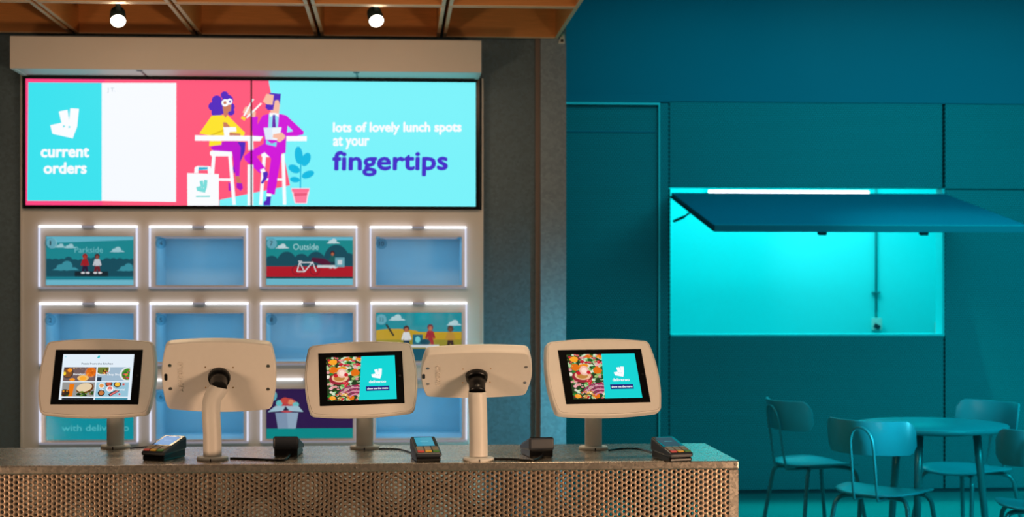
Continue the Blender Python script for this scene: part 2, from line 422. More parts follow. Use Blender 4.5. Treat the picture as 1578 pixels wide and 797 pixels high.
spot('kitchen_wall_spot', (PX(1255, 10.9), 10.9, 2.6), (PX(1285, ky), ky, PZ(1285, 370, ky)), (1.0, 1, 1), 19, 60, 1.0, 0.1)

# ============================================================ KITCHEN ITEMS
tl = empty('tube_light', P(1215, 297, 11.0))
half = (PX(1345, 11.0) - PX(1085, 11.0)) / 2
tb = MB(); tb.tube([(-half + 0.03, 0, 0), (half - 0.03, 0, 0)], 0.016, 14); tb.build('glow_tube', M['tube'], tl)
tb = MB(); tb.box(-half, half, -0.02, 0.02, 0.018, 0.05); tb.box(-half, -half + 0.03, -0.02, 0.02, -0.015, 0.02); tb.box(half - 0.03, half, -0.02, 0.02, -0.015, 0.02)
tb.build('light_housing', M['cyanroom'], tl, bevel=0.003)
for sgn in (-1, 1): MB().tube([(sgn * half * 0.7, 0, 0.05), (sgn * half * 0.7, 0, 2.80 - tl.location.z)], 0.004, 8).build('hanging_rod', M['steel'], tl)
tag(tl, 'glowing white tube light seen above the raised serving flap', 'light')
p = P(1351, 500, ky - 0.02)
c = empty('wall_socket', (p.x, ky, p.z))
MB().box(-0.035, 0.035, -0.05, 0, -0.045, 0.05).build('socket_box', M['panel'], c, bevel=0.006)
MB().box(-0.025, 0.025, -0.056, -0.049, -0.035, 0.0).build('socket_cover', M['darkgrey'], c, rot=(0, R(28), 0), bevel=0.002)
tag(c, 'white socket box at the foot of the pipe on the bright cyan kitchen wall', 'socket')
c = empty('conduit_pipe', (PX(1349, ky), ky - 0.02, p.z + 0.05))
MB().tube([(0, 0, 0), (0, 0, 2.8 - p.z - 0.06)], 0.009, 10).build('pipe', M['chairmetal'], c)
MB().box(-0.03, 0.03, -0.012, 0.02, 0.19, 0.205).build('pipe_clip', M['chairmetal'], c)
tag(c, 'thin vertical teal pipe running down the bright cyan kitchen wall', 'pipe')
p2 = P(1446, 505, ky - 0.02)
c = empty('wall_switch', (p2.x, ky, p2.z))
MB().box(-0.022, 0.022, -0.03, 0, -0.045, 0.045).build('switch_plate', M['panel'], c, bevel=0.006)
MB().box(-0.01, 0.01, -0.036, -0.03, -0.012, 0.012).build('rocker', M['panel'], c, bevel=0.002)
tag(c, 'small white switch box near the right edge of the bright kitchen opening', 'switch')

# serving flap
hz = PZ(1240, 303, YT); Yo = 8.6
oz = PZ(1240, 354, Yo)
fl = empty('serving_flap', (wx0, YT - 0.01, hz))
wF = wx1 - wx0; L = math.hypot(YT - Yo, hz - oz); ang = math.atan2(hz - oz, YT - Yo)
fp = MB().box(0, wF, -L, 0, 0, 0.022)
fp.build('flap_panel', M['flap'], fl, rot=(ang, 0, 0), bevel=0.003)
# Object-space holes on this panel run along X and Y
m, nt, b = new_mat('teal_flap_mesh'); d, h = hole_mask(nt, 0.016, 0.0277, 0.0052, 'Y')
mx = nt.nodes.new('ShaderNodeMix'); mx.data_type = 'RGBA'; nt.links.new(h, mx.inputs[0]); mx.inputs[6].default_value = s2l((8, 108, 138)); mx.inputs[7].default_value = s2l((4, 76, 96))
nt.links.new(mx.outputs[2], b.inputs['Base Color']); fl.children[0].data.materials[0] = m
MB().box(-0.004, wF + 0.004, -L - 0.02, -L, -0.012, 0.03).build('front_rail', M['tealwall'], fl, rot=(ang, 0, 0), bevel=0.003)
for x in (0, wF - 0.02): MB().box(x - 0.006, x + 0.02, -L, 0, -0.012, 0.0).build('side_rail', M['tealdark'], fl, rot=(ang, 0, 0))
for px in (1268, 1425):
    x = PX(px, Yo) - wx0
    MB().box(x - 0.025, x + 0.025, -L + 0.005, -L + 0.04, -0.035, -0.0).build('catch', M['tealdark'], fl, rot=(ang, 0, 0), bevel=0.005)
zs0 = PZ(1034, 341, YT) - hz; ya = -0.62
st = MB(); mid_ = Vector((0.02, ya * 0.55, zs0 + (-(-ya) * math.tan(ang) - 0.02 - zs0) * 0.55)); end_ = Vector((0.008, ya, ya * math.tan(ang) - 0.014))
st.tube([(0.02, 0.005, zs0), mid_], 0.010, 8); st.tube([mid_, end_], 0.006, 8)
st.build('gas_strut', M['tealdark'], fl)
tag(fl, 'teal perforated serving flap propped open over the bright cyan opening', 'awning')

# ============================================================ CEILING CANOPY
ZC = 2.60                                   # underside of the wooden coffers
def ypl(py): return F * (ZC - EYE) / (PY0 - py)
Yb = YW - 0.02; cell = None
xb = [PX(q, Yb) for q in (-74, 115.5, 304.5, 492.5, 680, 862)]
Yf = ypl(10)
hC = 0.15
names_c = ['leftmost wooden ceiling coffer, cut by the picture edge', 'wooden ceiling coffer with the left spotlight hanging in it', 'empty wooden ceiling coffer between the two spotlit ones',
           'wooden ceiling coffer with the right spotlight hanging in it', 'wooden ceiling coffer at the right end beside the teal room']
def coffer(x0, x1, y0, y1, label, rowgroup):
    t = 0.016; g = 0.008
    x0 += g; x1 -= g; y0 += g; y1 -= g
    e = empty('ceiling_coffer', (x0, y0, ZC))
    W_ = x1 - x0; D_ = y1 - y0
    def board(a, b_, c_, d_, nm):
        mb = MB(); mb.box(a, b_, c_, d_, 0.004, hC); o = mb.build(nm, M['wood'], e)
        MB().box(a, b_, c_, d_, 0, 0.004).build('edge_strip', M['woodedge'], o)
    board(0, W_, D_ - t, D_, 'back_board'); board(0, W_, 0, t, 'front_board')
    board(0, t, t, D_ - t, 'side_board'); board(W_ - t, W_, t, D_ - t, 'side_board')
    return tag(e, label, 'ceiling panel', rowgroup)
for i in range(5): coffer(xb[i], xb[i + 1], Yf, Yb, names_c[i], 'wooden ceiling coffers along the locker wall')
nn = ['leftmost', 'second', 'third', 'fourth', 'fifth']
for i in range(5):
    coffer(xb[i], xb[i + 1], Yf - (Yb - Yf), Yf, 'front row wooden coffer at the top picture edge, %s from the left' % nn[i], 'front row of ceiling coffers')
struct(MB().box(xb[0] - 1.5, xb[5], Yf - (Yb - Yf), Yb, ZC + hC + 0.004, ZC + hC + 0.03).build('ceiling_ribbed', M['greenroof']))
mmr, nt, b = new_mat('ribbed_green'); d, h = hole_mask(nt, 0.02, 0.0346, 0.006, 'Y')
mx = nt.nodes.new('ShaderNodeMix'); mx.data_type = 'RGBA'; nt.links.new(h, mx.inputs[0]); mx.inputs[6].default_value = s2l((92, 118, 98)); mx.inputs[7].default_value = s2l((52, 72, 60))
nt.links.new(mx.outputs[2], b.inputs['Base Color']); bpy.data.objects['ceiling_ribbed'].data.materials[0] = mmr
# spotlights in the coffers
for px, lab in ((182, 'lit round ceiling spotlight above the left half of the big display'), (580, 'lit round ceiling spotlight above the right half of the big display')):
    Ys = (Yf + Yb) / 2 - 0.03
    p = P(px, 32, Ys); top = ZC + hC
    s_ = empty('ceiling_spotlight', (p.x, Ys, top))
    MB().lathe([(0.0, 0.0), (0.045, 0.0), (0.045, -0.012), (0.0, -0.012)][1:3], n=24).build('mount_plate', M['lampbody'], s_)
    dz = p.z - top
    tilt = (R(28), 0, R(0))
    MB().tube([(0, 0.0, -0.01), (0, 0, dz + 0.045)], 0.012, 10).build('stem', M['lampbody'], s_)
    hd = MB(); hd.lathe([(0.026, 0.075), (0.034, 0.07), (0.037, 0.0), (0.034, -0.004), (0.034, 0.004)], n=24)
    ho = hd.build('lamp_head', M['lampbody'], s_, loc=(0, 0, dz), rot=(R(-48), 0, R(12)))
    MB().lathe([(0.004, -0.020), (0.016, -0.018), (0.022, -0.011), (0.033, -0.001), (0.033, 0.002)], n=24).build('bulb', M['lamp'], ho)
    tag(s_, lab, 'spotlight', 'spotlights in the wooden ceiling')
    l = bpy.data.lights.new('bulb_light', 'SPOT'); l.energy = 14; l.color = (1, .72, .42); l.spot_size = R(140); l.spot_blend = 0.8; l.shadow_soft_size = 0.03
    lo = bpy.data.objects.new('bulb_light', l); C.objects.link(lo); lo.parent = ho; lo.location = (0, 0, -0.03)
# little white sensor on the end wall
p = P(867, 62, YW - 0.012)
sn = empty('wall_sensor', (p.x - 0.012, YW - 0.01, p.z))
MB().rings([[(-0.012, 0, -0.02), (0.02, 0, -0.02), (0.02, -0.03, -0.02), (-0.012, -0.02, -0.02)], [(0.006, 0, 0.03), (0.02, 0, 0.03), (0.02, -0.02, 0.03), (0.006, -0.015, 0.03)]], sm=False).build('sensor_case', M['white'], sn, bevel=0.002)
MB().box(0.0, 0.012, -0.032, -0.024, -0.012, 0.0).build('sensor_lens', M['black'], sn)
tag(sn, 'small white wedge sensor high on the grey end wall under the coffers', 'sensor')

# ============================================================ HEADER AND DISPLAY
YH = 7.20
hd = empty('header_box', (PX(15, YH), YH, 0))
hx = hd.location.x
hz0 = PZ(400, 109, YH); hz1 = PZ(400, 59, YH)
W_ = PX(742, YH) - hx
MB().box(0, W_, 0, 0.02, hz0, hz1).build('front_panel', M['panel'], hd, bevel=0.003)
MB().box(0, W_, 0.02, YW - YH + 0.03, hz1 - 0.02, hz1).build('top_panel', M['panel'], hd)
for a in (0, W_ - 0.018): MB().box(a, a + 0.018, 0.02, YW - YH + 0.03, hz0, hz1 - 0.02).build('side_panel', M['panel'], hd)
MB().box(0.018, W_ - 0.018, 0.02, YW - YH + 0.03, hz0 + 0.004, hz0 + 0.014).build('underside', M['panel'], hd)
for px in (214, 549):
    xx = PX(px, YH + 0.02) - hx
    sgn = 1
    MB().box(xx - 0.004, xx + 0.004, 0.05, 0.28, hz0 + 0.001, hz0 + 0.0042).build('panel_joint', M['black'], hd)
    MB().lathe([(0.012, -0.004), (0.016, 0.0), (0.016, 0.002)], c=(xx, 0.035, hz0 + 0.001), n=16).build('joint_cap', M['darkgrey'], hd)
tag(hd, 'white box header above the big display, under the wooden ceiling', 'header')

# display art in photograph coordinates
A = Art()
PINK = (255, 88, 124); CY = (112, 240, 250); CY2 = (150, 245, 252); TEAL = (58, 226, 238); PUR = (78, 36, 190); MAG = (208, 12, 216); SKIN = (247, 188, 164); BR = (202, 122, 96); WH = (250, 252, 255)
A.rect(30, 100, 750, 340, (120, 242, 250))

t6 = lambda x, y: (280 + x / 4.195, 130 + y / 4.195)
A.poly([(30, 100), (409, 100), t6(548, -20), t6(697, 650), t6(245, 742), t6(245, 900), (30, 340)], PINK)
A.poly([(38, 100), (160, 100), (160, 340), (38, 340)], (255, 70, 130)) 
A.poly([(44.5, 124), (155.5, 125), (159, 308), (46.5, 307.5)], TEAL)
A.poly([(155.5, 125), (269, 125.5), (272, 310), (159, 308)], (246, 250, 255))
A.text('J T.', 164, 176, 139, 6, (190, 205, 215), 0.0)
t7 = lambda x, y: (30 + x / 3.624, 110 + y / 3.624)
A.logo(*t7(177, 197), 156 / 3.624, 169 / 3.624, WH, TEAL)
A.text('current', 66, 138, 239.5, 13.5, WH, 0.065); A.text('orders', 71, 134.5, 265, 16.5, WH, 0.055)
I = Art()
for q in ((265, 62, 25), (215, 95, 32), (190, 135, 28), (215, 175, 33), (250, 140, 45), (300, 140, 31), (308, 172, 23), (285, 95, 36), (230, 190, 20)): I.ell(q[0], q[1], q[2], q[2], PUR)
I.poly([(252, 110), (310, 110), (308, 165), (292, 170), (280, 215), (262, 190), (255, 150)], BR)
I.ell(270, 112, 24, 24, WH).ell(298, 104, 18, 20, WH).ell(268, 112, 10, 10, BR).ell(300, 104, 6, 9, PUR)
I.poly([(300, 362), (405, 368), (402, 430), (372, 500), (335, 575), (328, 540), (345, 430)], PUR)
I.poly([(180, 400), (270, 362), (350, 362), (375, 400), (370, 588), (345, 588), (320, 430), (200, 425)], (190, 10, 205))
I.poly([(185, 195), (262, 192), (272, 212), (285, 192), (400, 305), (395, 325), (250, 350), (250, 385), (172, 393), (175, 325), (108, 310), (115, 300)], (252, 226, 44))
I.poly([(178, 320), (300, 268), (300, 282), (190, 326)], (226, 190, 30))
I.poly([(258, 238), (280, 240), (306, 270), (262, 270)], BR)
I.poly([(300, 305), (370, 312), (372, 326), (302, 326)], BR)
I.poly([(260, 270), (342, 270), (346, 300), (302, 302), (298, 327), (268, 327)], WH)
I.line(203, 458, 192, 640, 22, WH).line(307, 455, 340, 775, 22, WH).line(200, 610, 335, 612, 16, WH)
I.poly([(178, 430), (190, 422), (318, 430), (322, 460), (190, 460), (178, 448)], WH)
I.poly([(344, 588), (368, 590), (386, 640), (360, 644)], BR).poly([(352, 632), (388, 636), (394, 668), (380, 684), (352, 664)], (170, 10, 190))
I.poly([(300, 625), (314, 640), (316, 686), (302, 682)], (170, 10, 190))
# man
I.line(528, 455, 510, 775, 22, WH).line(648, 445, 665, 775, 22, WH).line(520, 610, 655, 612, 14, WH)
I.poly([(508, 445), (545, 426), (584, 445), (580, 467), (510, 465)], WH)
I.poly([(545, 186), (630, 186), (665, 195), (780, 300), (778, 320), (668, 345), (665, 440), (640, 440), (600, 710), (545, 700), (572, 475), (530, 435), (478, 462), (540, 542), (500, 570), (402, 482), (398, 460), (440, 425), (522, 380), (525, 330), (452, 328), (435, 200), (482, 205), (480, 255), (512, 196)], MAG)
I.poly([(435, 358), (418, 358), (430, 200 + 220), (440, 425)], MAG)
I.poly([(675, 262), (712, 298), (672, 306)], CY2)
I.poly([(80, 322), (518, 328), (500, 362), (80, 358)], WH).poly([(668, 330), (800, 330), (800, 363), (668, 363)], WH)
I.line(437, 360, 441, 420, 34, WH).line(440, 515, 444, 778, 36, WH)
I.poly([(452, 200), (482, 205), (480, 255), (512, 196), (540, 290), (524, 332), (455, 328)], MAG)
I.poly([(553, 184), (618, 182), (612, 275), (550, 275)], (150, 225, 245)).poly([(555, 178), (618, 180), (616, 208), (590, 188), (560, 206)], WH)
I.poly([(578, 190), (592, 192), (600, 275), (574, 275)], (100, 20, 170))
I.poly([(562, 175), (570, 120), (585, 98), (612, 92), (622, 125), (617, 184)], SKIN)
I.poly([(552, 48), (628, 55), (622, 125), (612, 95), (590, 98), (580, 160), (545, 160), (530, 145), (532, 120), (560, 118)], PUR)
I.poly([(535, 55), (582, 62), (576, 126), (535, 122), (512, 104)], SKIN)
I.poly([(538, 352), (572, 378), (606, 368), (603, 398), (538, 382)], (120, 215, 240))
I.poly([(520, 275), (636, 272), (622, 356), (535, 352)], (222, 236, 250)).poly([(575, 274), (636, 272), (622, 356), (580, 354)], (240, 246, 252))
I.poly([(583, 318), (640, 307), (663, 330), (655, 348), (625, 370), (608, 362), (610, 345), (580, 340)], SKIN)
I.poly([(383, 175), (400, 140), (420, 135), (450, 165), (468, 172), (465, 205), (435, 205), (410, 192)], SKIN)
I.poly([(380, 198), (407, 212), (396, 230), (372, 214)], (250, 205, 60))
I.line(450, 88, 392, 198, 11, WH).line(502, 116, 410, 210, 11, WH)
I.poly([(503, 548), (528, 538), (538, 560), (512, 572)], WH).poly([(520, 565), (548, 558), (555, 575), (548, 605), (520, 640), (508, 634), (524, 600)], PUR)
I.poly([(547, 700), (578, 704), (576, 724), (547, 720)], WH).poly([(547, 722), (576, 722), (572, 780), (528, 780), (530, 755), (545, 745)], PUR)
# plant
LB = (0, 186, 226)
I.line(764, 500, 764, 668, 9, LB)
I.ell(750, 455, 26, 58, LB, -6).ell(797, 482, 28, 46, LB, 22).ell(722, 543, 40, 25, LB, 28).ell(812, 580, 42, 23, LB, -22).ell(728, 613, 32, 18, LB, 8)
I.poly([(704, 668), (826, 668), (822, 697), (808, 768), (730, 768), (712, 697)], (255, 215, 228))
I.poly([(708, 672), (822, 672), (819, 693), (711, 693)], (255, 112, 148)).poly([(720, 693), (812, 693), (802, 764), (736, 764)], (255, 124, 158)).poly([(722, 700), (810, 700), (806, 716), (724, 722)], (235, 90, 125))
# bag
I.poly([(80, 568), (82, 532), (100, 522), (184, 525), (192, 572), (168, 572), (166, 548), (106, 550), (106, 568)], WH).poly([(107, 530), (167, 530), (165, 545), (107, 551)], (40, 180, 215))
I.poly([(35, 568), (238, 575), (242, 780), (40, 780)], WH)
I.logo(94, 612, 72, 84, (120, 220, 218), WH); I.line(94, 720, 184, 720, 9, (120, 220, 218))
A.add(I.xf(t6))
A.text('lots of lovely lunch spots', 511.5, 710, 202, 14, WH, 0.055); A.text('at your', 512, 567, 223.5, 13, WH, 0.055)
A.text('fingertips', 512, 689, 261, 28, (66, 44, 200), 0.045)

xm = [PX(37.5, YW - 0.03), PX(387.2, YW - 0.03), PX(388.4, YW - 0.03), PX(738.5, YW - 0.03)]
dz1 = PZ(387, 121, YW - 0.03); dz0 = PZ(387, 322, YW - 0.03)
def disp_map(px, py):
    # photograph content quad -> rectangle (u right, v up) in metres
    u = (px - (41 + (py - 119) * 0.020)) / ((731 + (py - 127) * 0.016) - (41 + (py - 119) * 0.020))
    yt = 119 + 8 * u; yb = 313.5 + 4.5 * u
    v = (py - yt) / (yb - yt)
    X0 = xm[0] + 0.012; X1 = xm[3] - 0.020; Z1 = dz1 - 0.014; Z0 = dz0 + 0.016
    return (X0 + (X1 - X0) * u, Z1 + (Z0 - Z1) * v)
AD = A.xf(disp_map)
Yd = YW - 0.045
for i, (a, b_) in enumerate(((xm[0], xm[1]), (xm[2], xm[3]))):
    e = empty('display_screen', (a, Yd, dz0))
    MB().box(0, b_ - a, 0.002, 0.06, 0, dz1 - dz0).build('casing', M['black'], e)
    fr = MB(); Wd = b_ - a; H_ = dz1 - dz0
    lft = 0.010 if i == 0 else 0.0015; rgt = 0.0015 if i == 0 else 0.018
    fr.box(0, Wd, -0.006, 0.002, 0, 0.014); fr.box(0, Wd, -0.006, 0.002, H_ - 0.012, H_); fr.box(0, lft, -0.006, 0.002, 0.014, H_ - 0.012); fr.box(Wd - rgt, Wd, -0.006, 0.002, 0.014, H_ - 0.012)
    fr.build('frame', M['bezel'], e)
    AD.build('picture', M['screen'], lambda x, z, k, a=a: (x - a, -k - 0.0001 + 0.0019 * 0 , z - dz0), e, clip=(a + lft + 0.0002, b_ - rgt - 0.0002, dz0 + 0.0142, dz1 - 0.0122), step=0.00003)
    # right-handed winding does not matter for emission
    tag(e, ['left display panel showing current orders and a woman on pink', 'right display panel reading fingertips on cyan beside a man in magenta'][i], 'display', 'pair of lit displays above the lockers')

# ============================================================ LOCKERS
lb = empty('locker_cabinet', (xl, YW - 0.02, 0))
zt = dz0 - 0.002
cols = [(59.5, 211.5), (230.5, 382), (400.5, 550.5), (570, 718.5)]
rows = [(347, 443.5), (464.5, 561.5), (582, 681)]
def outer(ci, ri):
    x0 = PX(cols[ci][0] + (2 if ci == 0 else 1) * ri, YW - 0.02); x1 = PX(cols[ci][1] + (2 if ci == 0 else 1) * ri, YW - 0.02)
    ref = (cols[ci][0] + cols[ci][1]) / 2
    z1 = PZ(389, rows[ri][0] + 1.5, YW - 0.02); z0 = PZ(389, rows[ri][1] + 1.5, YW - 0.02)
    return x0, x1, z0, z1
def inner(ci, ri):
    x0, x1, z0, z1 = outer(ci, ri)
    return x0 + 0.026, x1 - 0.024, z0 + 0.017, z1 - 0.051
# straight cabinet front with openings
xs = sorted({round(v, 5) for ci in range(4) for v in inner(ci, 1)[:2]})
zs = []
mb = MB()
for ri in range(3):
    _, _, z0, z1 = inner(0, ri); zs += [(z0, z1)]
zb = 0.0
def slab(x0, x1, z0, z1): mb.box(x0 - xl, x1 - xl, 0, 0.02, z0, z1)
ztops = [zt] + [zs[0][0], zs[1][0]]
slab(xl, xr, zs[0][1], zt); slab(xl, xr, zs[1][1], zs[0][0]); slab(xl, xr, zs[2][1], zs[1][0]); slab(xl, xr, zb, zs[2][0])
for ri in range(3):
    z0, z1 = zs[ri]; cur = xl
    for ci in range(4):
        a, b_, _, _ = inner(ci, 1); slab(cur, a, z0, z1); cur = b_
    slab(cur, xr, z0, z1)
mb.build('front_panel', M['panel'], lb)
for x in (-0.0, xr - xl - 0.018): MB().box(x, x + 0.018, 0.02, 0.05, zb, zt).build('side_panel', M['panel'], lb)
MB().box(-0.008, 0.0, -0.006, 0.045, 0, dz1 + 0.01).build('edge_strip', M['panel'], lb)
MB().box(xr - xl, xr - xl + 0.008, -0.006, 0.045, 0, dz1 + 0.01).build('edge_strip', M['panel'], lb)
tag(lb, 'white cabinet front carrying twelve lit order lockers below the display', 'cabinet')

TL = (18, 150, 160); NV = (10, 86, 104)
def cloud(a, x, y, w, col=(170, 222, 232)):
    a.ell(x - w * .18, y - w * .10, w * .16, w * .12, col).ell(x + w * .05, y - w * .16, w * .2, w * .18, col).poly([(x - w * .5, y), (x - w * .3, y - w * .1), (x + w * .35, y - w * .1), (x + w * .5, y)], col)
def person(a, x, y, s, hair, skin, top, leg):
    a.ell(x, y - 6 * s, 3.2 * s, 3.4 * s, hair).ell(x, y - 4.8 * s, 2.1 * s, 2.4 * s, skin)
    a.poly([(x - 3 * s, y - 2.5 * s), (x + 3 * s, y - 2.5 * s), (x + 5.5 * s, y + 5 * s), (x + 3 * s, y + 6 * s), (x + 2.5 * s, y + 3 * s), (x + 2.6 * s, y + 7 * s), (x - 2.6 * s, y + 7 * s), (x - 2.5 * s, y + 3 * s), (x - 3.5 * s, y + 6 * s), (x - 5.5 * s, y + 5 * s)], top)
    a.poly([(x - 3 * s, y + 6 * s), (x + 3 * s, y + 6 * s), (x + 4 * s, y + 13 * s), (x + 1.5 * s, y + 14 * s), (x, y + 9 * s), (x - 1.5 * s, y + 14 * s), (x - 4 * s, y + 13 * s)], leg)
    a.ell(x - 2.5 * s, y + 14.5 * s, 2.5 * s, 1.2 * s, (235, 235, 240)).ell(x + 3.5 * s, y + 14.5 * s, 2.5 * s, 1.2 * s, (235, 235, 240))
def poster_parkside():   # 136 x 75 space
    a = Art().rect(0, 0, 136, 75, (110, 200, 222)).poly([(0, 10), (136, 5), (136, 60), (0, 60)], TL)
    for i in range(14): a.ell(4 + i * 10, 41 + (i % 3), 8, 7 + (i * 5) % 4, NV)
    a.rect(0, 40, 136, 62, NV)
    cloud(a, 22, 17, 18); cloud(a, 37, 18, 20); cloud(a, 110, 24, 24)
    cloud(a, 30, 52, 42, (60, 160, 178)); cloud(a, 126, 53, 34, (60, 160, 178))
    a.rect(44, 54, 96, 62, (8, 40, 52))
    person(a, 60, 38, 1.25, (150, 24, 40), (190, 60, 50), (176, 26, 40), (40, 20, 60)); person(a, 79, 38, 1.25, (70, 30, 40), (150, 80, 70), (215, 220, 230), (120, 24, 40))
    a.text('Parkside', 44, 88, 25, 9, (120, 205, 215), 0.0)
    a.rect(0, 62, 136, 67, (20, 140, 158)).rect(0, 67, 136, 75, (120, 205, 228)); return a
def poster_outside():
    a = Art().rect(0, 0, 136, 75, (110, 205, 230)).rect(0, 5, 136, 64, (16, 152, 156))
    for q in ((8, 46, 14), (32, 42, 16), (55, 43, 14), (78, 42, 16), (110, 36, 20), (128, 44, 16), (92, 46, 12)): a.ell(q[0], q[1], q[2], q[2] * 1.2, (12, 84, 102))
    a.rect(0, 46, 136, 62, (196, 22, 44)); a.rect(0, 62, 136, 65, (10, 60, 70)).rect(0, 65, 136, 75, (120, 205, 228))
    cloud(a, 25, 18, 22, (215, 240, 245)); cloud(a, 105, 10, 22, (215, 240, 245))
    a.ring(48, 52, 8, 1, (110, 20, 50), n=18).ring(76, 52, 8, 1, (110, 20, 50), n=18)
    for l in ((48, 54, 52, 40), (52, 40, 60, 54), (60, 54, 72, 40), (52, 40, 72, 40), (72, 38, 78, 54), (48, 54, 60, 54), (50, 38, 56, 38)): a.line(*l, 1.6, (235, 240, 245))
    a.poly([(72, 32), (92, 34), (104, 42), (98, 48), (84, 42), (70, 38)], (90, 20, 60)); person(a, 104, 32, 1.1, (60, 20, 40), (190, 110, 80), (20, 100, 100), (20, 60, 80))
    a.rect(80, 44, 112, 48, (225, 235, 240)); a.rect(108, 32, 123, 47, (110, 180, 196)).rect(112, 36, 119, 43, (225, 235, 240))
    a.text('Outside', 42, 82, 20, 9.5, (170, 228, 232), 0.01); return a
def poster_picnic():
    a = Art().rect(0, 0, 136, 75, (20, 152, 168)).rect(0, 30, 136, 60, (206, 168, 40)).ell(30, 32, 40, 7, (206, 168, 40)).rect(0, 42, 136, 56, (160, 150, 50)).rect(0, 56, 136, 75, (10, 90, 110))
    cloud(a, 33, 12, 28, (190, 228, 235)); cloud(a, 124, 20, 26, (190, 228, 235))
    a.line(16, 18, 28, 36, 3, (40, 40, 40))
    person(a, 48, 34, 1.5, (60, 25, 40), (190, 110, 80), (235, 238, 240), (30, 60, 80)); person(a, 86, 32, 1.5, (110, 20, 50), (190, 110, 80), (170, 25, 50), (170, 25, 50)); person(a, 118, 34, 1.5, (70, 40, 40), (120, 70, 50), (200, 150, 60), (60, 40, 40))
    a.rect(58, 34, 74, 52, (20, 110, 130)).ell(66, 42, 4, 5, (120, 220, 225)).ell(78, 46, 8, 5, (10, 80, 100)).rect(40, 50, 100, 54, (225, 230, 235)); return a
def poster_carton():
    a = Art().rect(0, 0, 136, 75, (50, 26, 84)).rect(0, 60, 136, 75, (0, 152, 152))
    a.ell(32, 25, 17, 11, (205, 70, 80)).ell(20, 22, 5, 5, (110, 210, 215)).ell(38, 20, 5, 4, (240, 150, 110)).ell(29, 18, 6, 5, (220, 80, 70)).ell(46, 24, 5, 4, (120, 210, 215))
    a.poly([(14, 36), (50, 36), (46, 60), (18, 60)], (140, 165, 195)).poly([(32, 36), (50, 36), (46, 60), (34, 60)], (160, 186, 212)).poly([(2, 35), (14, 26), (50, 26), (58, 35), (30, 33)], (178, 214, 232)).poly([(30, 26), (36, 33), (26, 33)], (40, 30, 70)); return a
def poster_words():
    a = Art().rect(0, 0, 136, 76, (0, 160, 176)).rect(0, 0, 136, 20, (20, 150, 170))
    a.text('with deliveroo', 24, 128, 62, 9.5, (90, 205, 215), 0.01); a.text('lunch', 24, 62, 42, 9.5, (90, 205, 215), 0.01) if False else None
    return a
POST = {1: poster_parkside, 7: poster_outside, 11: poster_picnic, 9: poster_carton, 3: poster_words}
LLAB = {1: 'order locker 1 showing a backlit Parkside picture', 2: 'empty blue lit order locker numbered 2 below the Parkside one', 3: 'order locker with a teal backlit picture reading with deliveroo',
        4: 'empty blue lit order locker numbered 4 at the top of its column', 5: 'empty blue lit order locker numbered 5 in the middle row', 6: 'empty blue lit order locker behind the curved kiosk pole, bottom row',
        7: 'order locker 7 showing a backlit Outside picture with a bicycle', 8: 'order locker numbered 8 below the Outside picture', 9: 'order locker with a purple picture of a food carton',
        10: 'empty blue lit order locker numbered 10 at the top right', 11: 'order locker 11 showing a backlit picnic picture', 12: 'empty blue lit order locker at the bottom right behind the tilted kiosk'}
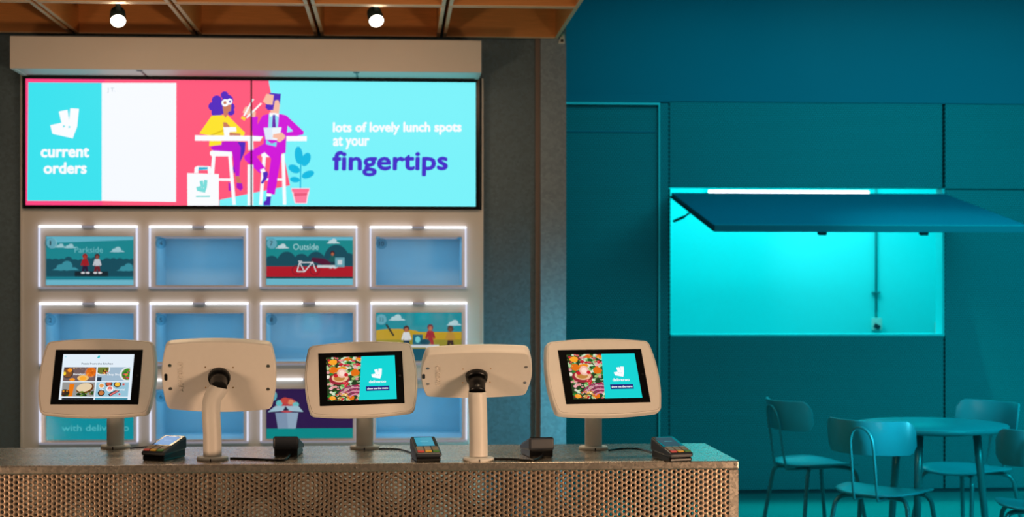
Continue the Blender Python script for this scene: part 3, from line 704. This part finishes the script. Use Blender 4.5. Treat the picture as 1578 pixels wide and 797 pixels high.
for ci in range(4):
    for ri in range(3):
        num = ci * 3 + ri + 1
        x0, x1, z0, z1 = outer(ci, ri); x0, x1 = outer(ci, 1)[:2]
        if ri == 0: x0 -= 0.003; x1 -= 0.003
        ix0, ix1, _, _ = inner(ci, 1); _, _, iz0, iz1 = inner(ci, ri)
        e = empty('order_locker', (x0, YW - 0.02, z0))
        W_ = x1 - x0; H_ = z1 - z0; t = 0.0095; yf = -0.022
        g = 0.03
        for sx0, sx1 in ((0, W_ / 2 - g), (W_ / 2 + g, W_)): MB().box(sx0, sx1, yf, -0.0005, H_ - t, H_).build('bright_edge', M['led_top'], e, bevel=0.002)
        for sx0, sx1 in ((0, 0.0065), (W_ - 0.0065, W_)): MB().box(sx0, sx1, yf, -0.0005, t, H_ - t).build('side_edge', M['led_side'], e, bevel=0.002)
        MB().box(0, W_, yf, -0.0005, 0, t * 0.8).build('bottom_edge', M['led_low'], e, bevel=0.002)
        MB().box(W_ / 2 - g, W_ / 2 + g, yf - 0.002, -0.0005, H_ - t, H_ - 0.001).build('latch', M['led_low'], e, bevel=0.001)
        for q in (0.36, 0.44) : pass
        MB().box(t, W_ - t, yf + 0.001, yf + 0.003, t, H_ - t).build('cover_pane', M['glass'], e)
        # lining of the box
        a0 = ix0 - x0; a1 = ix1 - x0; b0 = iz0 - z0; b1 = iz1 - z0; dp = 0.34; w_ = 0.006
        ln = MB(); ln.box(a0 - w_, a0, 0.0205, dp, b0, b1); ln.box(a1, a1 + w_, 0.0205, dp, b0, b1); ln.box(a0 - w_, a1 + w_, 0.0205, dp, b0 - w_, b0); ln.box(a0 - w_, a1 + w_, 0.0205, dp, b1, b1 + w_); ln.box(a0 - w_, a1 + w_, dp, dp + w_, b0 - w_, b1 + w_)
        ln.build('box_lining', M['locker_in'], e)
        if num in POST:
            a = POST[num]()
            if num != 3: a.ell(8.5, 10.5, 8.2, 8.2, (150, 214, 226))
            sx = (a1 - a0 - 0.002) / 136.0; sz = (b1 - b0 - 0.002) / 75.0
            a.build('picture', M['poster'], lambda x, y, k, sx=sx, sz=sz, a0=a0, b1=b1: (a0 + 0.001 + x * sx, 0.018 - k, b1 - 0.001 - y * sz), e, clip=(0, 136, 0, 75), step=0.0001)
        else:
            area('locker_light', ((a0 + a1) / 2, 0.14, b1 - 0.006), (0, 0, 0), a1 - a0 - 0.06, 0.2, (0.15, 0.62, 0.95), 0.36, parent=e)
            MB().box(a0 + 0.02, a1 - 0.02, 0.04, 0.24, b1 - 0.004, b1 - 0.001).build('light_strip', M['led_low'], e)
        # number disc
        bx, bz = a0 + 0.028, b1 - 0.034
        bd = MB(); bd.rings([[(bx + 0.027 * math.cos(k * math.pi / 12), -0.019, bz + 0.027 * math.sin(k * math.pi / 12)) for k in range(24)], [(bx + 0.027 * math.cos(k * math.pi / 12), -0.0178, bz + 0.027 * math.sin(k * math.pi / 12)) for k in range(24)]])
        bo = bd.build('number_disc', M['badge'], e)
        w2 = {1: 0.003, 10: 0.012, 11: 0.008, 12: 0.012}.get(num, 0.007)
        Art().text(str(num), bx - w2, bx + w2, -(bz - 0.011), 0.022, (0, 0, 0), 0.0).build('number', M['ink'], lambda x, y, k: (x, -0.0195, -y), bo)
        tag(e, LLAB[num], 'locker', 'order lockers in the white cabinet')

# ============================================================ COUNTER
YC0, YC1 = 4.35, 4.83; ZT = PZ(600, 714, YC0); xc1 = PX(1139, YC0); xc0 = -2.4
ct = empty('service_counter', (0, YC0, 0))
mb = MB(); mb.box(xc0, xc1, 0, YC1 - YC0, ZT - 0.025, ZT); mb.build('counter_top', M['galv_top'], ct, bevel=0.004, seg=3)
MB().box(xc0, xc1 - 0.03, 0.003, 0.005, 0.06, ZT - 0.025).build('front_panel', M['galv_perf'], ct)
MB().box(xc0, xc1 - 0.03, YC1 - YC0 - 0.03, YC1 - YC0 - 0.028, 0.06, ZT - 0.025).build('rear_panel', M['galv_perf_shade'], ct)
MB().box(xc1 - 0.03, xc1 - 0.001, 0.001, YC1 - YC0 - 0.02, 0.0, ZT - 0.0255).build('end_panel', M['galv_top'], ct, bevel=0.002)
MB().box(xc0, xc1 - 0.03, 0.02, YC1 - YC0 - 0.04, 0.0, 0.06).build('plinth', M['galv_top'], ct)
for px in (548, 1133):
    x = PX(px, YC0); z = ZT - 0.012
    MB().rings([[(x + r * math.cos(k * math.pi / 6), y, z + r * math.sin(k * math.pi / 6)) for k in range(12)] for r, y in ((0.0035, 0.0), (0.0035, -0.0015), (0.002, -0.0025))]).build('screw', M['steel'], ct)
for x in (-1.65, -0.55, 0.45):
    MB().box(x, x + 0.02, 0.2, 0.24, 0.06, ZT - 0.025).build('inner_post', M['galv_top'], ct)
tag(ct, 'long galvanised steel counter with perforated front and kiosks on top', 'counter')

# ============================================================ TABLETS / KIOSKS
def head_outline(W, H, sag_t=0.010, sag_s=0.0155, rc=0.026, n=11):
    hx, hy = W / 2 - sag_s, H / 2 - sag_t
    def edge(p, q, sag, nx, ny):
        pts = []
        for k in range(n + 1):
            t = k / n; t = (0.04 + 0.92 * t) if ny else (0.058 + 0.884 * t)
            s_ = sag * (1 - (2 * t - 1) ** 2)
            pts.append((p[0] + (q[0] - p[0]) * t + nx * s_, p[1] + (q[1] - p[1]) * t + ny * s_))
        return pts
    cs = [(-hx, -hy), (hx, -hy), (hx, hy), (-hx, hy)]
    E = [edge(cs[0], cs[1], sag_t, 0, -1), edge(cs[1], cs[2], sag_s, 1, 0), edge(cs[2], cs[3], sag_t, 0, 1), edge(cs[3], cs[0], sag_s, -1, 0)]
    out = []
    for i in range(4):
        out += E[i]
        a = Vector(E[i][-1]); b = Vector(E[(i + 1) % 4][0]); c = Vector(cs[(i + 1) % 4])
        cc = c
        for k in range(1, 6):
            t = k / 6; pnt = (1 - t) ** 2 * a + 2 * t * (1 - t) * cc + t * t * b; out.append((pnt.x, pnt.y))
    return out
rnd = random.Random(5)
def blobs(a, x0, x1, y0, y1, n, cols, smin, smax, seed):
    r = random.Random(seed)
    for k in range(n):
        x = r.uniform(x0, x1); y = r.uniform(y0, y1); s_ = r.uniform(smin, smax); c = r.choice(cols)
        m_ = r.randint(5, 9); rot = r.uniform(0, 6.28); asp = r.uniform(0.5, 1)
        pts = []
        for i in range(m_):
            t = 2 * math.pi * i / m_ + rot; q = s_ * r.uniform(0.7, 1.15)
            pts.append((min(x1, max(x0, x + q * math.cos(t))), min(y1, max(y0, y + q * asp * math.sin(t)))))
        a.poly(pts, c)
class TileArt(Art):
    clipbox = None
    def poly(s, pts, col):
        if s.clipbox:
            x0, x1, y0, y1 = s.clipbox
            pts = clip_poly(pts, 0, x1, True); pts = clip_poly(pts, 0, x0, False) if len(pts) > 2 else pts
            pts = clip_poly(pts, 1, y1, True) if len(pts) > 2 else pts; pts = clip_poly(pts, 1, y0, False) if len(pts) > 2 else pts
            if len(pts) < 3: return s
        return Art.poly(s, pts, col)
GR = [(40, 130, 50), (20, 90, 34), (96, 170, 80), (170, 205, 150), (12, 60, 26)]
OR = [(240, 140, 20), (250, 165, 40), (225, 110, 15)]; RD = [(190, 30, 50), (140, 20, 45), (215, 90, 100), (235, 170, 175)]
def art_menu():     # 100 x 75
    a = Art().rect(0, 0, 100, 75, (30, 60, 28))
    blobs(a, 0, 51, 0, 75, 190, GR + [(200, 225, 190), (150, 190, 110), (225, 150, 150), (235, 225, 205)], 1.5, 4.5, 3)
    blobs(a, 0, 51, 0, 75, 34, RD, 1.5, 4.0, 8)
    for q in ((10, 9, 7, 6), (10, 22, 7, 6), (41, 28, 8, 7), (22, 20, 8, 3.5), (32, 4, 6, 3), (47, 5, 4, 4), (34, 70, 6, 5), (7, 70, 5, 4)):
        r = random.Random(int(q[0] * 7 + q[1])); 
        a.poly([(q[0] + q[2] * r.uniform(.75, 1.1) * math.cos(t), q[1] + q[3] * r.uniform(.75, 1.1) * math.sin(t)) for t in [k * 0.785 for k in range(8)]], r.choice(OR))
    a.ell(18, 38, 15, 10, (150, 30, 50)).ell(19, 36, 12, 7.5, (236, 190, 150)).ell(18, 37, 8, 4.5, (190, 130, 60))
    a.ell(22, 28, 7, 8, (240, 185, 170)).ell(22, 28, 4, 5, (250, 220, 205)).ell(13, 32, 3.2, 3, (200, 24, 40)).ell(28, 31, 3, 3, (200, 24, 40))
    for q in ((25, 45), (29, 46), (27, 49), (21, 72), (45, 14), (50, 15)): a.ell(q[0], q[1], 2.6, 2.6, (205, 36, 52)).ell(q[0] - .6, q[1] - .8, .8, .8, (255, 150, 150))
    for k in range(6): a.ring(40, 72, 27 - k * 3.6, 2.2, [(150, 40, 90), (215, 130, 160)][k % 2], 200, 300, 14, ry=23 - k * 3)
    blobs(a, 14, 32, 62, 74, 16, [(230, 180, 90), (250, 230, 170), (200, 140, 60)], 1.5, 3, 9)
    blobs(a, 0, 51, 0, 75, 40, [(255, 255, 250), (240, 200, 120)], 0.4, 0.9, 12)
    a.poly([(51, 0), (100, 0), (100, 75), (45.5, 75)], (0, 212, 212))
    a.logo(64.5, 22, 16, 17.5, WH, (0, 212, 212)); a.text('deliveroo', 61, 85.5, 46.5, 4.6, WH, 0.035)
    a.rect(56, 52, 90, 60, (20, 30, 120)); a.text('show me the menu', 58, 88, 57.4, 3.2, WH, 0.04); return a
def art_kitchen():
    a = TileArt().rect(0, 0, 100, 75, (226, 238, 248))
    a.logo(47.8, 2, 4.2, 4.6, (0, 190, 195), (0, 190, 195)); a.ell(3.5, 4, 1.6, .8, (150, 220, 225))
    a.text('Fresh from the kitchen', 27, 71, 17, 2.9, (70, 80, 100), 0.02)
    def tile(x0, y0, x1, y1, bg): a.clipbox = (x0, x1, y0, y1); a.rect(x0, y0, x1, y1, bg)
    # four dishes
    tile(3, 21.5, 48.5, 44.5, (112, 92, 92)); a.ell(9, 31, 8, 9, (60, 50, 50)).ell(9, 31, 6.5, 7.5, (130, 80, 40)).ell(11.5, 26.5, 3.2, 3.2, (250, 150, 30)).ell(4.5, 32, 2, 3, (250, 210, 40)).ell(41, 30, 8.4, 9, (170, 120, 110)).ell(41.5, 29.5, 7, 7.5, (225, 110, 20)).ell(16, 42, 4, 2.4, (250, 150, 30)).ell(31, 39.5, 8, 5, (240, 190, 110)).ell(31, 40, 5, 3.5, (250, 170, 50))
    blobs(a, 35, 47.5, 23, 37, 14, [(200, 90, 10), (245, 150, 50)], 1, 2, 21); blobs(a, 14, 34, 22, 26, 9, [(150, 120, 110), (230, 190, 130)], .6, 1.2, 22)
    tile(50.5, 21.5, 96, 44.5, (160, 185, 205)); a.ell(57, 24, 11, 11, (225, 228, 232)).rect(50.5, 0 + 21.5, 52, 22, (160, 185, 205)).ell(57, 24, 9, 9, (110, 120, 50)); blobs(a, 51, 66, 22, 33, 20, [(70, 40, 20), (190, 40, 40), (240, 190, 60), (90, 130, 40)], 1, 2.2, 23)
    a.ell(92, 33, 10, 11.2, (230, 232, 235)); a.ell(93, 33, 8.4, 9.6, (60, 140, 40)); blobs(a, 86, 96, 26, 43, 22, [(200, 80, 30), (40, 110, 30), (190, 50, 110), (240, 130, 60)], 1, 2.4, 24); a.rect(51, 38, 57, 44.5, (30, 50, 70))
    tile(3, 46.5, 48.5, 70, (150, 150, 148)); a.poly([(13, 49), (20, 49), (18, 70), (12, 70)], (232, 120, 10)); a.ell(35, 56, 12.5, 8.5, (110, 60, 20), -15).ell(34, 55, 11, 7, (228, 206, 170), -15); blobs(a, 20, 48, 61, 70, 26, [(40, 80, 24), (110, 150, 50), (160, 110, 60), (24, 40, 16)], 1.2, 2.6, 25); a.ell(7.5, 64, 6.5, 6, (50, 40, 30)); blobs(a, 3, 13, 59, 69, 10, [(120, 40, 20), (60, 110, 30), (230, 150, 40)], 1, 2, 26)
    tile(50.5, 46.5, 96, 70, (150, 195, 215))
    for q in ((58, 52, 4.4, (235, 235, 235), (230, 160, 90)), (68, 49, 5, (30, 40, 50), (200, 90, 60)), (80, 50, 5, (60, 50, 50), (240, 190, 60)), (70, 57, 5, (240, 240, 240), (230, 120, 110)), (58.5, 64, 5, (20, 30, 36), (200, 120, 60)), (88.5, 50, 2, (220, 160, 150), (200, 60, 60)), (84, 66, 2, (220, 190, 200), (170, 50, 80))):
        a.ell(q[0], q[1], q[2], q[2], q[3]).ell(q[0], q[1], q[2] * .7, q[2] * .7, q[4])
    a.poly([(68, 66), (80, 58), (84, 61), (71, 70)], (40, 46, 56)).poly([(70, 66.5), (80, 60), (82, 61.5), (72, 68.5)], (220, 110, 110))
    a.clipbox = None
    a.text('Bonehon', 17, 33.5, 34.5, 3, WH, 0.02); a.text('Chop Shop', 64, 84, 35, 3, WH, 0.02)
    a.text('The Thing Emporial', 56, 91, 60, 3, WH, 0.02)
    a.rect(4, 72, 48.5, 75, (20, 30, 40)).rect(50.5, 72, 96, 75, (60, 140, 165)); return a
MENU = art_menu(); KIT = art_kitchen()

def kiosk(base, neck_top, yaw, tilt, roll, facing_away, art, label, tint=None, scale=1.0, neck_mid=None):
    """base: world point on the counter; neck_top: world point of the ball joint"""
    e = empty('tablet_kiosk', base)
    b = MB(); b.lathe([(0.040, 0.0), (0.0455, 0.0005), (0.0455, 0.007), (0.043, 0.010), (0.030, 0.011)], n=40); fl_ = b.build('base_flange', M['white'], e)
    MB().box(-0.0015, 0.0015, -0.0463, -0.0455, 0.0005, 0.008).build('locating_notch', M['black'], fl_)
    nt_ = Vector(neck_top) - Vector(base)
    rot = Matrix.Rotation(yaw + (math.pi if facing_away else 0), 4, 'Z') @ Matrix.Rotation(-tilt, 4, 'X') @ Matrix.Rotation(roll, 4, 'Y')
    # outward normal of the screen is local -Y; head centre sits in front of joint
    nrm = (rot @ Vector((0, -1, 0)))
    back_c = nt_ + nrm * 0.030
    mid = neck_mid if neck_mid else [Vector((0, 0, nt_.z * 0.35)), Vector((nt_.x * 0.05, nt_.y * 0.05, nt_.z * 0.62))]
    stop = nt_ - nrm * 0.020
    pts = curve_pts([Vector((0, 0, 0.008))] + [Vector(q) for q in mid] + [stop - Vector((0, 0, 0.012)), stop], 8)
    MB().tube(pts[:-6], 0.0265, 28).build('neck', M['white'], e)
    # black swivel joint
    a = pts[-8]; 
    j = MB(); j.tube([a, (a + nt_) / 2 + Vector((0, 0, -0.003)), nt_, nt_ + nrm * 0.018], [0.0245, 0.0235, 0.0245, 0.026], 28)
    j.tube([nt_ + nrm * 0.016, nt_ + nrm * 0.0305], [0.031, 0.033], 28)
    j.build('swivel_joint', M['black'], e)
    # enclosure
    W, H = 0.340 * scale, 0.236 * scale; T = 0.031
    ol = head_outline(W, H)
    sc = lambda f, y: [(x * f, y, z * f) for x, z in ol]
    enc = MB(); enc.rings([sc(0.972, -0.0005), sc(0.99, 0.001), sc(1.0, 0.006), sc(1.0, T - 0.006), sc(0.990, T - 0.001), sc(0.978, T)][::-1], sm=True)
    eo = enc.build('enclosure', M['white'], e)
    eo.matrix_local = Matrix.Translation(back_c + nrm * T) @ rot
    # seam groove
    sg = MB(); r0 = sc(0.962, -0.0008); r1 = sc(0.966, -0.0008); sg.rings([r0, r1], caps=False); sg.build('seam', M['trim'], eo)
    bw, bh = 0.127 * scale, 0.0825 * scale
    MB().box(-bw, bw, -0.0022, 0.0, -bh, bh).build('tablet_bezel', M['bezel'], eo, bevel=0.001)
    sw, sh = 0.1035 * scale, 0.0685 * scale
    art.build('screen_picture', M['screen'], lambda x, y, k: (-sw + x / 100 * 2 * sw, -0.0024 - k, sh - y / 75 * 2 * sh), eo, step=0.000002, clip=(0, 100, 0, 75))
    MB().lathe([(0.004, 0), (0.004, 0.0004)], n=14).build('camera_dot', M['black'], eo, loc=(bw - 0.010, -0.0022, 0.004), rot=(R(90), 0, 0))
    # back: screws, vents, slot, lettering (back is +Y, so x runs right to left when seen)
    for sx in (-1, 1):
        for sz in (-1, 1):
            mbs = MB(); mbs.rings([[(sx * 0.142 + r * math.cos(k * math.pi / 7), T + y, sz * 0.038 + r * math.sin(k * math.pi / 7)) for k in range(14)] for r, y in ((0.0058, -0.001), (0.0052, 0.0006), (0.0022, 0.0008), (0.002, 0.0002))][:], sm=False)
            mbs.build('screw', M['steel'], eo)
            mbs = MB(); mbs.rings([[(sx * 0.040 + 0.0022 * math.cos(k * math.pi / 5), T + y, sz * 0.033 + 0.0022 * math.sin(k * math.pi / 5)) for k in range(10)] for y in (-0.001, 0.0004)], sm=False)
            mbs.build('rivet', M['brass'], eo)
    sl = MB(); sl.rings([[(0.154 + 0.0045 * math.cos(t) , T + y, (0.007 if math.sin(t) > 0 else -0.007) + 0.0045 * math.sin(t)) for t in [(k + .5) * math.pi / 8 for k in range(16)]] for y in (-0.002, 0.0005)], sm=False)
    sl.build('cable_slot', M['black'], eo)
    vs, fs = text_faces('ARMODILO', 0.0)
    xa = min(v[0] for v in vs); xb_ = max(v[0] for v in vs)
    Lh = 0.098; hh = 0.0125; k_ = Lh / (xb_ - xa); ys = max(v[1] for v in vs)
    # reads bottom to top when seen from the back
    lt = MB()
    for f in fs:
        q = [(0.112 - (vs[i][1] / ys - 0.5) * -hh, -Lh / 2 + (vs[i][0] - xa) * k_ + 0.002) for i in f]
        lt.poly([(x, T + 0.0028, z) for x, z in q]); 
    lo = lt.build('lettering', M['white'], eo)
    so = lo.modifiers.new('thickness', 'SOLIDIFY'); so.thickness = 0.0032; so.offset = -1
    return tag(e, label, 'tablet kiosk', 'tablet kiosks along the steel counter')

def cpt(px, py): return floorP(px, py, ZT)
def above(px, py, Y): return P(px, py, Y)
b1 = cpt(178, 690.5); k1 = kiosk(b1, P(157, 590, b1.y - 0.06), R(-4), R(20), R(0), False, KIT, 'leftmost tablet kiosk, showing a food menu on a white screen', scale=1.045)
b2 = cpt(327.5, 709); k2 = kiosk(b2, P(337, 589, b2.y + 0.035), R(3), R(23), R(-0.8), True, MENU, 'tablet kiosk on a bent neck turned away, second from the left', scale=0.98, neck_mid=[Vector((-0.001, 0, 0.075)), Vector((-0.004, 0.0, 0.145)), Vector((0.0, 0.006, 0.18))])
b3 = cpt(562, 691.5); k3 = kiosk(b3, P(556, 592, b3.y - 0.06), R(3), R(20), R(-1.6), False, MENU, 'middle tablet kiosk, its screen showing salad beside a teal panel')
b4 = cpt(737.5, 710); k4 = kiosk(b4, P(735, 592, b4.y + 0.012), R(0), R(50), R(1.0), True, MENU, 'tablet kiosk with steeply tilted head turned away, between the two salad screens', scale=0.95, neck_mid=[Vector((-0.0005, 0.001, 0.08)), Vector((-0.002, 0.004, 0.15))])
b5 = cpt(914.5, 692.5); k5 = kiosk(b5, P(921, 592, b5.y - 0.06), R(13), R(26), R(0), False, MENU, 'rightmost tablet kiosk, its salad screen turned towards the right', scale=1.06)

# ============================================================ PAYMENT TERMINALS
def terminal(pos, yaw, scr, label, sc=1.0):
    e = empty('card_terminal', pos, yaw); e.scale = (sc, sc, sc)
    w = 0.038; Lf, Lb = -0.066, 0.066; h0_, h1_ = 0.027, 0.060
    def prof(h0, h1, z0=0.0, ins=0.0):
        ww = w - ins
        return [[(-ww, Lf + ins, z0), (ww, Lf + ins, z0), (ww, Lf + ins, h0), (-ww, Lf + ins, h0)], [(-ww, Lb - ins, z0), (ww, Lb - ins, z0), (ww, Lb - ins, h1), (-ww, Lb - ins, h1)]]
    MB().rings(prof(0.013, 0.030, 0.0, 0.003), sm=False).build('base_shell', M['black'], e, bevel=0.004)
    up = MB(); up.rings([[(-w, Lf, 0.013), (w, Lf, 0.013), (w, Lf, h0_), (-w, Lf, h0_)], [(-w, Lb, 0.022), (w, Lb, 0.022), (w, Lb, h1_), (-w, Lb, h1_)]], sm=False)
    u = up.build('top_shell', M['darkgrey'], e, bevel=0.006, seg=3)
    sl = (h1_ - h0_) / (Lb - Lf); zz = lambda y: h0_ + (y - Lf) * sl + 0.0004
    def pad(x0, x1, y0, y1, th, m, nm, bv=0.001):
        mb = MB(); mb.rings([[(x0, y0, zz(y0)), (x1, y0, zz(y0)), (x1, y0, zz(y0) + th), (x0, y0, zz(y0) + th)], [(x0, y1, zz(y1)), (x1, y1, zz(y1)), (x1, y1, zz(y1) + th), (x0, y1, zz(y1) + th)]], sm=False)
        return mb.build(nm, m, e, bevel=bv)
    pad(-0.034, 0.034, -0.018, 0.063, 0.0008, M['bezel'], 'screen_glass')
    s_ = pad(-0.027, 0.025, -0.013, 0.056, 0.0012, scr, 'screen', 0)
    for i, x in enumerate((-0.022, 0.0, 0.022)):
        for r_ in range(2): pad(x - 0.0095, x + 0.0095, -0.050 + r_ * 0.0155, -0.037 + r_ * 0.0155, 0.003, M['keyn'], 'key')
        pad(x - 0.0095, x + 0.0095, -0.0635, -0.053, 0.0035, (M['keyr'], M['keyy'], M['keyg'])[i], 'coloured_key')
    MB().box(-w + 0.006, w - 0.006, Lf - 0.0006, Lf + 0.002, 0.0155, 0.0165).build('card_slot', M['black'], e)
    tag(e, label, 'card reader', 'card terminals on the steel counter'); return e
def escr(n, c): return emit(n, c, 1.0)
t1 = terminal(cpt(253, 706.5) , R(-22), escr('terminal_screen_blue', (112, 155, 205)), 'black card terminal with pale blue screen beside the leftmost kiosk')
t2 = terminal(cpt(445, 700.5), R(176), escr('terminal_screen_b', (60, 150, 180)), 'black card terminal seen from behind, between the curved pole and middle kiosk')
t3 = terminal(cpt(656, 708.5), R(7), escr('terminal_screen_teal', (0, 145, 175)), 'black card terminal with teal screen in front of the middle kiosk')
t4 = terminal(cpt(827, 702), R(188), escr('terminal_screen_c', (60, 150, 180)), 'black card terminal seen from behind, left of the rightmost kiosk')
t5 = terminal(cpt(1035, 708.5), R(15), escr('terminal_screen_dark', (28, 60, 78)), 'dark card terminal near the right end of the counter')
for t_, c_ in ((t1, (190, 215, 240)), (t3, (120, 210, 225)), (t5, (90, 190, 200))):
    sl = (0.060 - 0.027) / 0.132
    mt = emit('terminal_text', c_, 1.0)
    Art().text('deliveroo', -0.013, 0.011, 0, 0.006, (0, 0, 0), 0.0).build('screen_words', mt, lambda x, y, k: (x, 0.020 - y, 0.027 + (0.020 - y + 0.066) * sl + 0.0019), t_)
def cable(pts, label, r=0.0026):
    w_ = [Vector(p) for p in pts]; o = w_[0].copy()
    mb = MB(); mb.tube(curve_pts([p - o for p in w_], 8), r, 8); ob = mb.build('black_cable', M['black'], None, loc=o)
    tag(ob, label, 'cable', 'cables on the steel counter')
def cp(px, py, dz=0.003):
    v = floorP(px, py, ZT + dz); return v
cable([cp(201, 691), cp(215, 689.5), cp(232, 689), cp(250, 694)], 'black cable from the leftmost kiosk base to its card terminal')
bk2 = cpt(445, 700.5) + Vector((0, -0.0665, 0.014))
cable([cp(355, 706.5, .003), cp(385, 707.5), cp(420, 709), cp(438, 708.5, .004), bk2 + Vector((0.01, -0.004, -0.004)), bk2 + Vector((0.012, 0.004, 0))], 'thick black cable from the bent-neck kiosk to the terminal behind', 0.0036)
cable([cp(584, 692), cp(605, 692), cp(622, 694), cp(640, 700)], 'black cable from the middle kiosk base to the teal-screen terminal')
bk4 = cpt(827, 702) + Vector((0.008, -0.0665, 0.014))
cable([cp(762, 707.5, .003), cp(790, 708), cp(812, 709.5), cp(826, 708.5, .004), bk4 + Vector((0.004, -0.004, -0.004)), bk4 + Vector((0.004, 0.004, 0))], 'thick black cable from the steeply tilted kiosk to the terminal behind', 0.0036)
cable([cp(938, 694), cp(960, 691.5), cp(985, 692), cp(1014, 700)], 'black cable from the rightmost kiosk base to the dark terminal')

# ============================================================ CHAIRS AND TABLE
def chair(pos, rz, label):
    e = empty('dining_chair', (pos[0], pos[1], 0), rz)        # faces local +Y
    zs_ = 0.450
    # seat: dished rounded square
    n = 40; rings = []
    def outl(f, z):
        o = []
        for k in range(n):
            t = 2 * math.pi * k / n; c, s_ = math.cos(t), math.sin(t)
            r = 1.0 / ((abs(c) ** 3.0 + abs(s_) ** 3.0) ** (1 / 3.0))
            x = 0.205 * r * c * (1 + 0.06 * s_); y = 0.195 * r * s_
            o.append((x * f, y * f, z + (0.012 * (abs(x * f) / 0.2) ** 2 if True else 0) - 0.012 * max(0, y * f / 0.19) ** 3))
        return o
    st_ = MB(); st_.rings([outl(0.3, zs_ - 0.012), outl(0.97, zs_ - 0.010), outl(1.0, zs_ - 0.004), outl(0.99, zs_ + 0.001), outl(0.8, zs_ - 0.003), outl(0.4, zs_ - 0.006), outl(0.05, zs_ - 0.007)])
    st_.build('seat', M['chair'], e)
    # curved backrest
    bk = MB(); A0 = R(50); rad = 0.27; m_ = 24; front = []; back = []
    rows_ = 7; ringsb = []
    for i in range(m_ + 1):
        a = -A0 + 2 * A0 * i / m_; u = abs(2 * i / m_ - 1)
        hh = 0.078 * (1 - max(0, (u - 0.8) / 0.2) ** 2.4 * 0.55)
        cz = 0.705 + 0.004 * u
        ring = []
        for (rr, dz) in ((rad - 0.005, -1), (rad - 0.0055, 1), (rad + 0.0055, 1), (rad + 0.005, -1)):
            z = cz + dz * hh; lean = (z - 0.62) * 0.18
            ring.append((rr * math.sin(a), 0.055 - rr * math.cos(a) - lean, z))
        ringsb.append(ring)
    bk.rings(ringsb, sm=False); bo = bk.build('backrest', M['chair'], e, bevel=0.003)
    for pl in bo.data.polygons: pl.use_smooth = len(pl.vertices) == 4
    # hoop support
    hp = [(-0.055, -0.02, 0.428), (-0.055, -0.175, 0.425), (-0.055, -0.205, 0.445), (-0.054, -0.232, 0.60), (-0.050, -0.252, 0.70), (-0.030, -0.262, 0.742), (0, -0.266, 0.755), (0.030, -0.262, 0.742), (0.050, -0.252, 0.70), (0.054, -0.232, 0.60), (0.055, -0.205, 0.445), (0.055, -0.175, 0.425), (0.055, -0.02, 0.428)]
    MB().tube(curve_pts(hp, 5), 0.0062, 10).build('hoop_support', M['chairmetal'], e)
    for sx in (-1, 1):
        for sy in (-1, 1):
            lp = [(sx * 0.04, sy * 0.07, 0.428), (sx * 0.135, sy * 0.115, 0.428), (sx * 0.165, sy * 0.14, 0.405), (sx * 0.178, sy * 0.155, 0.34), (sx * 0.215, sy * 0.205, 0.0)]
            MB().tube(curve_pts(lp, 6), 0.0105, 10).build('leg', M['chairmetal'], e)
    MB().box(-0.06, 0.06, -0.09, 0.09, 0.418, 0.436).build('underframe', M['chairmetal'], e, bevel=0.003)
    return tag(e, label, 'chair', 'teal chairs around the round table')
def fp_(px, py, z): v = floorP(px, py, z); return v
cA = fp_(1255, 712, 0.45); cB = fp_(1361, 755, 0.45); cC = fp_(1490, 722, 0.45)
chair(cA, R(-74), 'teal chair left of the round table, side on with its back to the left')
chair(cB, R(-40), 'teal chair in front of the round table with a wire hoop on its back')
chair(cC, R(116), 'teal chair behind the round table, its back against the right edge')
cD = P(1612, 760, 6.35); chair((cD.x, cD.y), R(-20), 'teal chair cut off by the right picture edge, nearest the viewer')
tp = fp_(1435, 653, 0.72)
tb = empty('round_table', (tp.x, tp.y, 0), R(8)); tb.scale = (1.03, 1.03, 0.973)
MB().lathe([(0.10, 0.712), (0.335, 0.715), (0.348, 0.722), (0.348, 0.736), (0.342, 0.740), (0.05, 0.7405)], n=64).build('table_top', M['chair'], tb)
for k, (a, r1, r2) in enumerate(((-12, 0.21, 0.275), (108, 0.21, 0.275), (228, 0.21, 0.275))):
    c, s_ = math.cos(R(a)), math.sin(R(a))
    MB().tube([(c * r1, s_ * r1, 0.714), (c * (r1 + 0.02), s_ * (r1 + 0.02), 0.5), (c * r2, s_ * r2, 0.0)], [0.019, 0.018, 0.014], 16).build('leg', M['chairmetal'], tb)
MB().lathe([(0.15, 0.700), (0.24, 0.702), (0.24, 0.7125), (0.15, 0.7125)], n=40).build('under_ring', M['chairmetal'], tb)
tag(tb, 'round teal table with slanted tube legs, chairs around it', 'table')
